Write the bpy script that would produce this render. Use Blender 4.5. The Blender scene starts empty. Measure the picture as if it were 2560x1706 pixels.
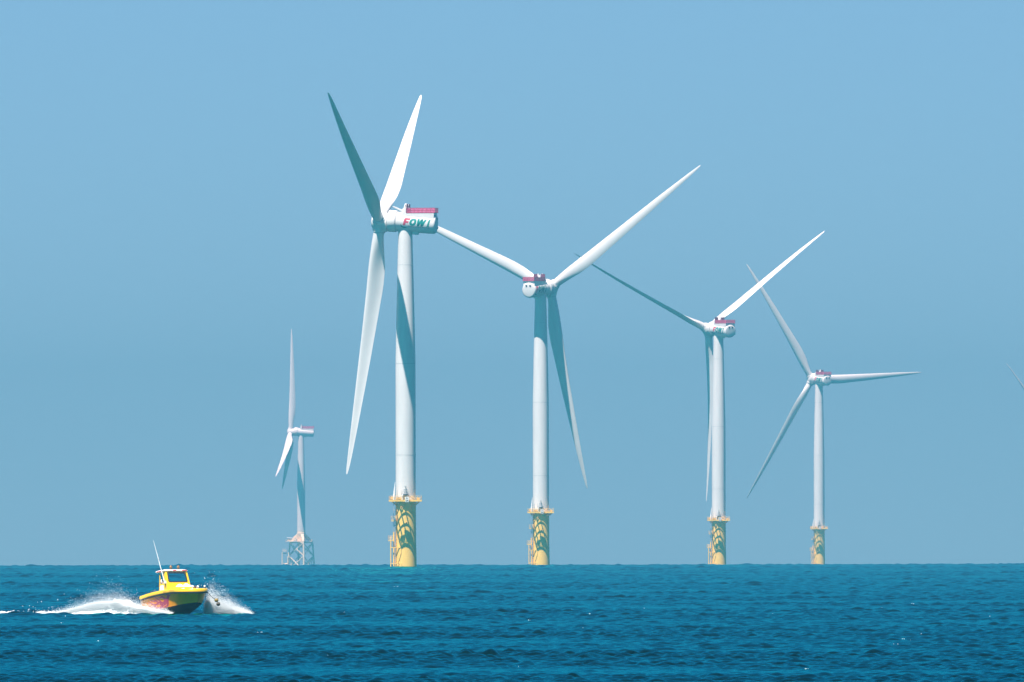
import bpy, math, random
import numpy as np
from mathutils import Matrix, Vector

random.seed(7)
rng = np.random.default_rng(11)
scene = bpy.context.scene
R_ = math.radians

# ------------------------------------------------------------------ camera
F_PX = 61200.0            # focal length in photo pixels (2560 wide): a long telephoto
W_PX, H_PX = 2560.0, 1706.0
CAM_H = 6.45              # eye height over the sea
EARTH = 7.4e6             # effective earth radius with refraction
cam_d = bpy.data.cameras.new("camera")
cam = bpy.data.objects.new("camera", cam_d)
scene.collection.objects.link(cam)
cam_d.sensor_width = 36.0
cam_d.sensor_fit = 'HORIZONTAL'
cam_d.lens = F_PX / W_PX * 36.0
cam_d.clip_start = 1.0
cam_d.clip_end = 60000.0
PITCH = math.atan((1334.6 - 853.0) / F_PX)
ROLL = -0.0017
cam.matrix_world = (Matrix.Translation((0, 0, CAM_H)) @ Matrix.Rotation(R_(90) + PITCH, 4, 'X')
                    @ Matrix.Rotation(ROLL, 4, 'Z'))
scene.camera = cam
CM = cam.matrix_world.copy()


def unproject(px, py, d):
    """world point whose photo pixel is (px, py) at depth y = d"""
    v = CM.to_3x3() @ Vector(((px - W_PX / 2) / F_PX, (H_PX / 2 - py) / F_PX, -1.0))
    return Vector((0, 0, CAM_H)) + v * (d / v.y)


def sea_z(x, y):
    return -(x * x + y * y) / (2 * EARTH)


# ------------------------------------------------------------------ light
SUN_EL, SUN_AZ = R_(65.5), R_(33.0)       # azimuth: left of the direction back to the camera
to_sun = Vector((-math.sin(SUN_AZ) * math.cos(SUN_EL), -math.cos(SUN_AZ) * math.cos(SUN_EL), math.sin(SUN_EL)))
world = bpy.data.worlds.new("World")
scene.world = world
world.use_nodes = True
wn = world.node_tree
wn.nodes.clear()
sky = wn.nodes.new('ShaderNodeTexSky')
sky.sky_type = 'NISHITA'
sky.sun_disc = False
sky.sun_elevation = SUN_EL
sky.sun_rotation = math.atan2(to_sun.x, to_sun.y)
sky.air_density = 0.5
sky.dust_density = 0.0
sky.ozone_density = 10.0
tint = wn.nodes.new('ShaderNodeMix')
tint.data_type = 'RGBA'
tint.blend_type = 'MULTIPLY'
tint.inputs[0].default_value = 1.0
tint.inputs[7].default_value = (0.66, 0.80, 0.835, 1)
bg = wn.nodes.new('ShaderNodeBackground')
bg.inputs['Strength'].default_value = 0.05
wo = wn.nodes.new('ShaderNodeOutputWorld')
wn.links.new(sky.outputs[0], tint.inputs[6])
wn.links.new(tint.outputs[2], bg.inputs['Color'])
wn.links.new(bg.outputs[0], wo.inputs[0])

sun_d = bpy.data.lights.new("sun", 'SUN')
sun_d.energy = 5.0
sun_d.angle = R_(0.5)
sun_d.color = (1.0, 0.985, 0.915)
sun = bpy.data.objects.new("sun", sun_d)
scene.collection.objects.link(sun)
sun.rotation_euler = to_sun.to_track_quat('Z', 'Y').to_euler()
sun.location = (0, 0, 300)

scene.view_settings.view_transform = 'Standard'
scene.view_settings.look = 'None'
scene.view_settings.exposure = 1.24
scene.view_settings.gamma = 1.0
scene.render.engine = 'CYCLES'
scene.cycles.use_denoising = True
scene.cycles.max_bounces = 12
scene.cycles.diffuse_bounces = 7
scene.cycles.volume_bounces = 1
scene.cycles.transparent_max_bounces = 12

HAZE_DENSITY = 5.6e-5
HAZE_COLOR = (0.085, 0.335, 0.48)
HAZE_ABSORB = (0.09, 0.0, 0.0)


# ------------------------------------------------------------------ materials
def mat(name, color, rough=0.5, spec=0.5, metallic=0.0, noise=0.0, scale=1.0, bump=0.0, bscale=5.0, coat=0.0):
    m = bpy.data.materials.new(name)
    m.use_nodes = True
    nt = m.node_tree
    p = nt.nodes['Principled BSDF']
    p.inputs['Base Color'].default_value = (*color, 1)
    p.inputs['Roughness'].default_value = rough
    p.inputs['Metallic'].default_value = metallic
    p.inputs['Specular IOR Level'].default_value = spec
    p.inputs['Coat Weight'].default_value = coat
    tc = nt.nodes.new('ShaderNodeTexCoord')
    if noise > 0:
        n = nt.nodes.new('ShaderNodeTexNoise')
        n.inputs['Scale'].default_value = scale
        n.inputs['Detail'].default_value = 5
        nt.links.new(tc.outputs['Object'], n.inputs['Vector'])
        r = nt.nodes.new('ShaderNodeValToRGB')
        r.color_ramp.elements[0].position = 0.3
        r.color_ramp.elements[1].position = 0.7
        r.color_ramp.elements[0].color = (*[c * (1 - noise) for c in color], 1)
        r.color_ramp.elements[1].color = (*[min(1, c * (1 + noise * 0.4)) for c in color], 1)
        nt.links.new(n.outputs[0], r.inputs[0])
        nt.links.new(r.outputs[0], p.inputs['Base Color'])
    if bump > 0:
        n2 = nt.nodes.new('ShaderNodeTexNoise')
        n2.inputs['Scale'].default_value = bscale
        b = nt.nodes.new('ShaderNodeBump')
        b.inputs['Strength'].default_value = bump
        nt.links.new(tc.outputs['Object'], n2.inputs['Vector'])
        nt.links.new(n2.outputs[0], b.inputs['Height'])
        nt.links.new(b.outputs[0], p.inputs['Normal'])
    return m


def mesh_panel_mat(name, color, alpha):
    m = mat(name, color, 0.6)
    m.node_tree.nodes['Principled BSDF'].inputs['Alpha'].default_value = alpha
    return m


def tower_mat():
    """off-white paint with faint weld seams every few metres and light grime"""
    m = mat('tower_paint', (0.80, 0.80, 0.79), 0.38)
    nt = m.node_tree
    p = nt.nodes['Principled BSDF']
    tc = nt.nodes.new('ShaderNodeTexCoord')
    sep = nt.nodes.new('ShaderNodeSeparateXYZ')
    nt.links.new(tc.outputs['Object'], sep.inputs[0])
    mod = nt.nodes.new('ShaderNodeMath'); mod.operation = 'PINGPONG'
    mod.inputs[1].default_value = 1.45
    nt.links.new(sep.outputs[2], mod.inputs[0])
    lt = nt.nodes.new('ShaderNodeMath'); lt.operation = 'LESS_THAN'; lt.inputs[1].default_value = 0.06
    nt.links.new(mod.outputs[0], lt.inputs[0])
    no = nt.nodes.new('ShaderNodeTexNoise'); no.inputs['Scale'].default_value = 0.35
    no.inputs['Detail'].default_value = 4
    mp = nt.nodes.new('ShaderNodeMapping'); mp.inputs['Scale'].default_value = (2.0, 2.0, 0.25)
    nt.links.new(tc.outputs['Object'], mp.inputs[0]); nt.links.new(mp.outputs[0], no.inputs['Vector'])
    ramp = nt.nodes.new('ShaderNodeValToRGB')
    ramp.color_ramp.elements[0].position = 0.3; ramp.color_ramp.elements[1].position = 0.65
    ramp.color_ramp.elements[0].color = (0.655, 0.635, 0.62, 1); ramp.color_ramp.elements[1].color = (0.72, 0.69, 0.672, 1)
    nt.links.new(no.outputs[0], ramp.inputs[0])
    mx = nt.nodes.new('ShaderNodeMix'); mx.data_type = 'RGBA'
    fac = nt.nodes.new('ShaderNodeMath'); fac.operation = 'MULTIPLY'; fac.inputs[1].default_value = 0.35
    nt.links.new(lt.outputs[0], fac.inputs[0]); nt.links.new(fac.outputs[0], mx.inputs[0])
    nt.links.new(ramp.outputs[0], mx.inputs[6]); mx.inputs[7].default_value = (0.56, 0.55, 0.54, 1)
    nt.links.new(mx.outputs[2], p.inputs['Base Color'])
    return m


def water_mat():
    m = bpy.data.materials.new('sea_water')
    m.use_nodes = True
    nt = m.node_tree
    nt.nodes.clear()
    out = nt.nodes.new('ShaderNodeOutputMaterial')
    body = nt.nodes.new('ShaderNodeBsdfDiffuse')
    body.inputs['Color'].default_value = (0.0, 0.005, 0.006, 1)
    gl = nt.nodes.new('ShaderNodeBsdfGlossy')
    gl.inputs['Color'].default_value = (0.02, 0.64, 0.66, 1)
    gl.inputs['Roughness'].default_value = 0.05
    fr = nt.nodes.new('ShaderNodeFresnel'); fr.inputs['IOR'].default_value = 1.333
    mx = nt.nodes.new('ShaderNodeMixShader')
    tc = nt.nodes.new('ShaderNodeTexCoord')
    mp = nt.nodes.new('ShaderNodeMapping')
    mp.inputs['Scale'].default_value = (2.4, 1.6, 2.0)
    n = nt.nodes.new('ShaderNodeTexNoise')
    n.inputs['Scale'].default_value = 1.0
    n.inputs['Detail'].default_value = 4
    n.inputs['Roughness'].default_value = 0.6
    b = nt.nodes.new('ShaderNodeBump')
    b.inputs['Strength'].default_value = 1.0
    b.inputs['Distance'].default_value = 0.035
    nt.links.new(tc.outputs['Object'], mp.inputs[0]); nt.links.new(mp.outputs[0], n.inputs['Vector'])
    nt.links.new(n.outputs[0], b.inputs['Height'])
    for nd in (body, gl, fr):
        nt.links.new(b.outputs[0], nd.inputs['Normal'])
    nt.links.new(fr.outputs[0], mx.inputs[0]); nt.links.new(body.outputs[0], mx.inputs[1]); nt.links.new(gl.outputs[0], mx.inputs[2])
    nt.links.new(mx.outputs[0], out.inputs[0])
    return m


def foam_mat():
    m = mat('white_spray', (0.93, 0.94, 0.95), 0.7, 0.3)
    nt = m.node_tree
    p = nt.nodes['Principled BSDF']
    tr = nt.nodes.new('ShaderNodeBsdfTranslucent')
    tr.inputs[0].default_value = (0.93, 0.95, 0.97, 1)
    mx = nt.nodes.new('ShaderNodeMixShader'); mx.inputs[0].default_value = 0.35
    nt.links.new(p.outputs[0], mx.inputs[1]); nt.links.new(tr.outputs[0], mx.inputs[2])
    nt.links.new(mx.outputs[0], nt.nodes['Material Output'].inputs[0])
    return m


def glass_mat():
    m = bpy.data.materials.new('window_glass')
    m.use_nodes = True
    nt = m.node_tree
    nt.nodes.clear()
    o = nt.nodes.new('ShaderNodeOutputMaterial')
    t = nt.nodes.new('ShaderNodeBsdfTransparent'); t.inputs[0].default_value = (0.94, 0.98, 1.0, 1)
    g = nt.nodes.new('ShaderNodeBsdfGlossy'); g.inputs['Roughness'].default_value = 0.03
    fr = nt.nodes.new('ShaderNodeFresnel'); fr.inputs[0].default_value = 1.45
    mx = nt.nodes.new('ShaderNodeMixShader')
    nt.links.new(fr.outputs[0], mx.inputs[0]); nt.links.new(t.outputs[0], mx.inputs[1]); nt.links.new(g.outputs[0], mx.inputs[2])
    nt.links.new(mx.outputs[0], o.inputs[0])
    return m


M = {
    'tower': tower_mat(),
    'blade': mat('blade_paint', (0.72, 0.695, 0.68), 0.4, noise=0.05, scale=0.2),
    'nacelle': mat('nacelle_gelcoat', (0.73, 0.70, 0.685), 0.4, noise=0.05, scale=0.5),
    'seam': mat('joint_grey', (0.45, 0.47, 0.48), 0.5),
    'yellow': mat('yellow_steel_paint', (0.92, 0.57, 0.10), 0.45, noise=0.07, scale=0.45),
    'ochre': mat('ochre_steel_paint', (0.72, 0.40, 0.06), 0.5, noise=0.2, scale=1.2),
    'cream': mat('cream_steel_paint', (0.86, 0.69, 0.48), 0.5, noise=0.06, scale=0.4),
    'grey': mat('galvanised_steel', (0.45, 0.47, 0.48), 0.45, metallic=0.3),
    'dark': mat('dark_steel', (0.035, 0.045, 0.055), 0.5),
    'white': mat('white_enamel', (0.82, 0.82, 0.81), 0.35),
    'sign': mat('white_sign_sheet', (0.84, 0.82, 0.76), 0.4),
    'letter': mat('black_lettering', (0.03, 0.03, 0.035), 0.5),
    'red': mat('red_lettering', (0.52, 0.012, 0.055), 0.4),
    'green': mat('green_lettering', (0.0, 0.21, 0.175), 0.4),
    'fence': mat('red_guard_rail', (0.42, 0.018, 0.085), 0.5),
    'mesh': mesh_panel_mat('red_wire_mesh', (0.75, 0.08, 0.24), 0.36),
    'screen': mat('backlit_red_lattice', (0.15, 0.012, 0.05), 0.6),  # back-lit shade of the red screen put into its colour
    'pane': mat('dark_pane', (0.02, 0.03, 0.04), 0.15),
    'boat': mat('yellow_gelcoat', (0.87, 0.50, 0.008), 0.28, noise=0.05, scale=1.0, coat=0.3),
    'hullside': mat('yellow_hull_gelcoat', (0.84, 0.29, 0.002), 0.3, spec=0.1, noise=0.1, scale=1.5),
    'bottom': mat('dark_antifouling', (0.012, 0.008, 0.012), 0.7, spec=0.12, noise=0.3, scale=2.0),
    'rubber': mat('black_rubber', (0.02, 0.022, 0.025), 0.6),
    'roof': mat('white_roof_gelcoat', (0.84, 0.78, 0.77), 0.35),
    'redtrim': mat('red_trim', (0.65, 0.05, 0.07), 0.4),
    'flame': mat('magenta_flame_paint', (0.42, 0.015, 0.075), 0.3, noise=0.15, scale=3.0),
    'flame_edge': mat('orange_flame_paint', (0.85, 0.26, 0.05), 0.3),
    'cloth': mat('white_canvas', (0.86, 0.86, 0.84), 0.85, noise=0.06, scale=4.0, bump=0.4, bscale=6.0),
    'bronze': mat('bronze_lamp_housing', (0.20, 0.10, 0.045), 0.3, metallic=0.6),
    'amber': mat('amber_lens', (0.22, 0.11, 0.035), 0.2),
    'chrome': mat('stainless_steel', (0.75, 0.77, 0.78), 0.18, metallic=0.9),
    'buoy': mat('yellow_buoy_plastic', (0.30, 0.18, 0.015), 0.4, noise=0.45, scale=7.0),
    'buoy_dark': mat('fouled_buoy_plastic', (0.05, 0.028, 0.008), 0.5, noise=0.6, scale=6.0),
    'rope': mat('dark_rope', (0.05, 0.05, 0.055), 0.8),
    'skin': mat('skin', (0.42, 0.22, 0.14), 0.5),
    'shirt': mat('white_shirt', (0.78, 0.78, 0.78), 0.8),
    'trousers': mat('dark_trousers', (0.03, 0.035, 0.05), 0.8),
    'hair': mat('black_hair', (0.012, 0.011, 0.01), 0.5),
    'glass': glass_mat(),
    'water': water_mat(),
    'foam_glint': foam_mat(),
}


# ------------------------------------------------------------------ mesh helpers
class MB:
    def __init__(self):
        self.v, self.f, self.m, self.s = [], [], [], []

    def add(self, verts, faces, mi=0, smooth=False, X=None):
        b = len(self.v)
        for p in verts:
            p = Vector(p)
            self.v.append(tuple(X @ p) if X is not None else tuple(p))
        for f in faces:
            self.f.append([b + i for i in f]); self.m.append(mi); self.s.append(smooth)

    def box(self, lo, hi, mi=0, X=None):
        (x0, y0, z0), (x1, y1, z1) = lo, hi
        vs = [(x0, y0, z0), (x1, y0, z0), (x1, y1, z0), (x0, y1, z0), (x0, y0, z1), (x1, y0, z1), (x1, y1, z1), (x0, y1, z1)]
        self.add(vs, [(0, 3, 2, 1), (4, 5, 6, 7), (0, 1, 5, 4), (1, 2, 6, 5), (2, 3, 7, 6), (3, 0, 4, 7)], mi, False, X)

    def hexa(self, v8, mi=0):
        self.add(v8, [(0, 3, 2, 1), (4, 5, 6, 7), (0, 1, 5, 4), (1, 2, 6, 5), (2, 3, 7, 6), (3, 0, 4, 7)], mi)

    def loft(self, rings, mi=0, smooth=True, cap0=True, cap1=True, X=None, closed=True):
        n = len(rings[0]); vs = [p for r in rings for p in r]; fs = []
        for i in range(len(rings) - 1):
            for j in range(n if closed else n - 1):
                k = (j + 1) % n
                fs.append((i * n + j, i * n + k, (i + 1) * n + k, (i + 1) * n + j))
        self.add(vs, fs, mi, smooth, X)
        b = len(self.v) - len(vs)
        for on, st, rev in ((cap0, 0, True), (cap1, (len(rings) - 1) * n, False)):
            if on:
                idx = [b + st + j for j in range(n)]
                self.f.append(idx[::-1] if rev else idx); self.m.append(mi); self.s.append(False)

    def tube(self, p0, p1, r0, r1=None, n=8, mi=0, caps=True):
        self.path([p0, p1], [r0, r0 if r1 is None else r1], n, mi, caps)

    def path(self, pts, rad, n=8, mi=0, caps=True):
        pts = [Vector(p) for p in pts]
        if not hasattr(rad, '__len__'):
            rad = [rad] * len(pts)
        rings = []; ref = None
        for i, p in enumerate(pts):
            d = (pts[min(i + 1, len(pts) - 1)] - pts[max(i - 1, 0)]).normalized()
            if ref is None:
                ref = Vector((0, 0, 1)) if abs(d.z) < 0.9 else Vector((1, 0, 0))
            u = d.cross(ref).normalized(); w = d.cross(u).normalized(); ref = u.cross(d) * 1.0
            ref = -w if False else u.cross(d)
            rings.append([p + u * (rad[i] * math.cos(2 * math.pi * j / n)) + w * (rad[i] * math.sin(2 * math.pi * j / n)) for j in range(n)])
        self.loft(rings, mi, n > 5, caps, caps)

    def lathe(self, prof, n=32, mi=0, X=None, caps=True):
        """prof: (r, z) pairs round the local z axis"""
        rings = [[(r * math.cos(2 * math.pi * j / n), r * math.sin(2 * math.pi * j / n), z) for j in range(n)] for r, z in prof]
        self.loft(rings, mi, True, caps, caps, X)

    def sphere(self, c, r, mi=0, n=16, X=None, sz=1.0):
        k = n // 2
        prof = [(max(1e-4, r * math.sin(math.pi * i / k)), -r * sz * math.cos(math.pi * i / k)) for i in range(k + 1)]
        T = Matrix.Translation(c) if X is None else X @ Matrix.Translation(c)
        self.lathe(prof, n, mi, T)

    def build(self, name, mats, parent=None, X=None, angle=35):
        me = bpy.data.meshes.new(name)
        me.from_pydata(self.v, [], self.f)
        for m_ in (mats if isinstance(mats, (list, tuple)) else [mats]):
            me.materials.append(m_)
        me.polygons.foreach_set('material_index', self.m)
        me.polygons.foreach_set('use_smooth', self.s)
        me.update()
        me.set_sharp_from_angle(angle=R_(angle))
        o = bpy.data.objects.new(name, me)
        scene.collection.objects.link(o)
        if parent is not None:
            o.parent = parent
        if X is not None:
            o.matrix_local = X
        return o


def tag(o, label=None, cat=None, group=None, kind=None):
    for k, v_ in (('label', label), ('category', cat), ('group', group), ('kind', kind)):
        if v_:
            o[k] = v_
    return o


def empty(name, loc, X=None):
    o = bpy.data.objects.new(name, None)
    scene.collection.objects.link(o)
    o.empty_display_size = 0.5
    if X is not None:
        o.matrix_world = X
    else:
        o.location = loc
    return o


def text_mesh(body, size, shear=0.0, bold=0.0, space=1.0):
    """vertices (list of 2-D points) and faces of a line of lettering"""
    c = bpy.data.curves.new('t', 'FONT')
    c.body = body; c.size = size; c.shear = shear; c.offset = bold; c.space_character = space
    c.resolution_u = 4
    o = bpy.data.objects.new('t', c)
    scene.collection.objects.link(o)
    dg = bpy.context.evaluated_depsgraph_get()
    me = bpy.data.meshes.new_from_object(o.evaluated_get(dg))
    vs = [(v.co.x, v.co.y) for v in me.vertices]
    fs = [list(p.vertices) for p in me.polygons]
    bpy.data.objects.remove(o); bpy.data.curves.remove(c); bpy.data.meshes.remove(me)
    return vs, fs


def refine(vs, fs, maxlen):
    """split triangles/polys until no edge is longer than maxlen in y (so they can bend round a cylinder)"""
    tris = []
    for f in fs:
        for i in range(1, len(f) - 1):
            tris.append((f[0], f[i], f[i + 1]))
    vs = [tuple(v) for v in vs]
    out = []
    stack = tris
    mid = {}
    while stack:
        t = stack.pop()
        e = max(((abs(vs[t[i]][1] - vs[t[(i + 1) % 3]][1]), i) for i in range(3)))
        if e[0] <= maxlen:
            out.append(t); continue
        i = e[1]; a, b, c = t[i], t[(i + 1) % 3], t[(i + 2) % 3]
        key = (min(a, b), max(a, b))
        if key not in mid:
            vs.append(((vs[a][0] + vs[b][0]) / 2, (vs[a][1] + vs[b][1]) / 2)); mid[key] = len(vs) - 1
        m_ = mid[key]
        stack += [(a, m_, c), (m_, b, c)]
    return vs, out


# ------------------------------------------------------------------ wind turbine
HUB_H = 105.0
HUB_DROP = 0.5            # rotor centre below the nacelle axis
TILT = R_(4.6)
OVERHANG = 7.8
NAC_Z = HUB_H + 0.6 - OVERHANG * math.sin(TILT)
ROTOR_R = 77.5
CONE = R_(3.5)


def lerp_tab(tab, x):
    return float(np.interp(x, [t[0] for t in tab], [t[1] for t in tab]))


CHORD = [(1.6, 3.3), (4.5, 3.3), (9, 4.2), (13.5, 5.0), (17.5, 5.15), (21, 4.95), (31, 4.25), (48, 3.15), (64, 1.95), (72, 1.25), (75.5, 0.85), (77, 0.5), (77.5, 0.12)]
THICK = [(1.6, 1.0), (4.5, 1.0), (9, 0.70), (13.5, 0.46), (17.5, 0.37), (21, 0.33), (31, 0.27), (48, 0.21), (77.5, 0.17)]
AXIS = [(1.6, 0.5), (5, 0.5), (13, 0.36), (20, 0.31), (40, 0.30), (77.5, 0.33)]
TWIST = [(1.6, 13), (9, 12), (18, 9.5), (30, 6.0), (48, 2.5), (65, 0.5), (77.5, -0.5)]


def blade_mesh():
    mb = MB()
    st = [1.6, 3, 4.5, 6, 7.5, 9, 11, 13.5, 16, 18.5, 21, 25, 30, 36, 42, 48, 54, 60, 65, 69, 72, 74.5, 76, 77, 77.5]
    n = 28
    rings = []
    for r in st:
        c = lerp_tab(CHORD, r); t = lerp_tab(THICK, r); ax = lerp_tab(AXIS, r); tw = R_(lerp_tab(TWIST, r))
        w = min(1.0, max(0.0, (r - 4.0) / 10.0)); w = w * w * (3 - 2 * w)
        ring = []
        for j in range(n):
            th = 2 * math.pi * j / n
            xc = 0.5 * (1 + math.cos(th))              # 1 = leading edge
            u = 1 - xc                                 # distance from the leading edge
            yt = 5 * t * (0.2969 * math.sqrt(u) - 0.126 * u - 0.3516 * u * u + 0.2843 * u ** 3 - 0.1015 * u ** 4)
            yf = (yt if math.sin(th) >= 0 else -yt * (1.0 - 0.62 * u)) + 0.045 * 4 * u * (1 - u) * (0.6 + 0.8 * u)
            yc = 0.5 * math.sin(th) * t
            x = (ax - u) * c
            y = (yc * (1 - w) + yf * w) * c
            X = x * math.cos(tw) + y * math.sin(tw) * 1.0
            Y = -x * math.sin(tw) + y * math.cos(tw)
            ring.append((X, Y - 3.0 * (max(0, r - 5) / 72.5) ** 2.2, r))
        rings.append(ring)
    mb.loft(rings, 0, True, True, True)
    return mb


def nacelle_mesh():
    mb = MB()
    X = Matrix.Rotation(R_(90), 4, 'Y')               # local z of the lathe -> +x
    prof = [(0.05, -9.75), (2.3, -9.75), (2.62, -9.66), (2.82, -9.42), (2.92, -9.0), (2.95, -6), (2.95, 2.45), (2.95, 2.46)]
    mb.lathe(prof, 56, 0, X)
    mb.lathe([(2.88, 2.40), (2.88, 2.62)], 56, 1, X)
    mb.lathe([(3.12, 2.60), (3.26, 2.66), (3.30, 2.8), (3.30, 4.95), (3.22, 5.08), (2.9, 5.10)], 56, 0, X)
    mb.lathe([(2.7, 5.08), (2.7, 5.30)], 48, 1, X)
    return mb


def hub_mesh():
    mb = MB()
    X = Matrix.Rotation(R_(90), 4, 'Y')
    prof = [(2.75, 5.30 - OVERHANG), (2.86, 5.4 - OVERHANG), (2.88, 6.0 - OVERHANG), (2.86, 8.2 - OVERHANG), (2.72, 9.0 - OVERHANG), (2.3, 9.75 - OVERHANG),
            (1.6, 10.25 - OVERHANG), (0.8, 10.48 - OVERHANG), (0.02, 10.55 - OVERHANG)]
    mb.lathe(prof, 48, 0, X)
    for k in range(3):
        Rk = Matrix.Rotation(2 * math.pi * k / 3, 4, 'X')      # about the rotor axis
        # blade direction at k = 0: local -y
        B = Rk @ Matrix.Rotation(R_(90), 4, 'X')               # z -> -y
        mb.lathe([(2.15, 1.6), (2.15, 2.55), (2.05, 2.75)], 32, 0, B)
        mb.lathe([(1.98, 2.7), (1.98, 3.05), (1.75, 3.12)], 32, 0, B)
        mb.lathe([(1.70, 2.9), (1.70, 3.35)], 32, 1, B)
    return mb


PLAT_X0, PLAT_X1, PLAT_W, PLAT_Z = -9.6, -0.7, 2.45, 3.22


def on_cyl(x, z, r, side):
    return (x, side * math.sqrt(max(0.01, r * r - z * z)), z)


def nacelle_lettering(side):
    """FOW I with a swoosh and a small line under it; side = +1 left flank, -1 right flank"""
    mb = MB()
    r = 2.95 + 0.03
    F = [[(0, 0), (0.5, 0), (0.5, 0.86), (1.25, 0.86), (1.25, 1.28), (0.5, 1.28), (0.5, 1.9), (1.45, 1.9), (1.45, 2.3), (0, 2.3)]]
    # strokes as quads/strips in letter space (before shear), heights 0..2.3
    letters = []
    letters.append((0, [[(0, 0), (0.74, 0), (0.74, 2.3), (0, 2.3)], [(0.74, 1.72), (1.75, 1.72), (1.75, 2.3), (0.74, 2.3)], [(0.74, 0.76), (1.52, 0.76), (1.52, 1.30), (0.74, 1.30)]], 0.0))
    ring = []
    nO = 36
    quads = []
    for j in range(nO):
        a0, a1 = 2 * math.pi * j / nO, 2 * math.pi * (j + 1) / nO
        q = []
        for (a, rx, ry) in ((a0, 1.06, 1.17), (a1, 1.06, 1.17), (a1, 0.38, 0.50), (a0, 0.38, 0.50)):
            q.append((0.95 + rx * math.cos(a), 1.15 + ry * math.sin(a)))
        quads.append(q)
    letters.append((1, quads, 1.93))
    W = []
    for (xa, xb) in ((0.12, 0.45), (1.22, 0.45), (1.22, 1.60), (2.36, 1.60)):
        W.append([(xb - 0.34, 0), (xb + 0.36, 0), (xa + 0.33, 2.3), (xa - 0.33, 2.3)])
    letters.append((1, W, 4.24))
    I = [[(0.12, 0), (0.66, 0), (0.66, 2.3), (0.12, 2.3)], [(0, 0), (0.16, 0), (0.16, 0.16), (0, 0.16)], [(0.62, 0), (0.78, 0), (0.78, 0.16), (0.62, 0.16)],
         [(0, 2.14), (0.16, 2.14), (0.16, 2.3), (0, 2.3)], [(0.62, 2.14), (0.78, 2.14), (0.78, 2.3), (0.62, 2.3)]]
    letters.append((1, I, 7.35))
    base = -0.96
    X_START = 0.15       # forward end of the lettering on the left flank

    def place(vs, fs, mi):
        vs2, tr = refine(vs, fs, 0.3)
        pts = []
        for (x, y) in vs2:
            xx = x + y * 0.22
            X = (X_START - xx) if side > 0 else (X_START - 9.3 + xx)
            pts.append(on_cyl(X, base + y, r, side))
        if side < 0:
            tr = [t[::-1] for t in tr]
        mb.add(pts, tr, mi, True)
    for mi, polys, off in letters:
        for q in polys:
            place([(x + off, y) for x, y in q], [list(range(len(q)))], mi)
    # swoosh
    sw = []
    N = 24
    for j in range(N):
        q = []
        for jj, s in ((j, 1), (j + 1, 1), (j + 1, -1), (j, -1)):
            t = jj / N
            a = math.pi * (0.98 + 0.78 * t)
            w = 0.02 + 0.17 * math.sin(math.pi * min(1, t * 1.02 + 0.02)) ** 0.8
            q.append((0.75 + 1.35 * math.cos(a) + s * w * math.cos(a), 0.28 + 0.95 * math.sin(a) + s * w * math.sin(a)))
        sw.append(q)
    for q in sw:
        place(q, [[0, 1, 2, 3]], 1)
    vs, fs = text_mesh("Formosa Offshore Wind Farm", 0.40, 0.0, 0.004, 1.12)
    x1 = max(v[0] for v in vs)
    vs = [(1.75 + v[0] * 6.5 / x1 + 0.08, v[1] - 0.36) for v in vs]
    place(vs, fs, 2)
    return mb


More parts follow.
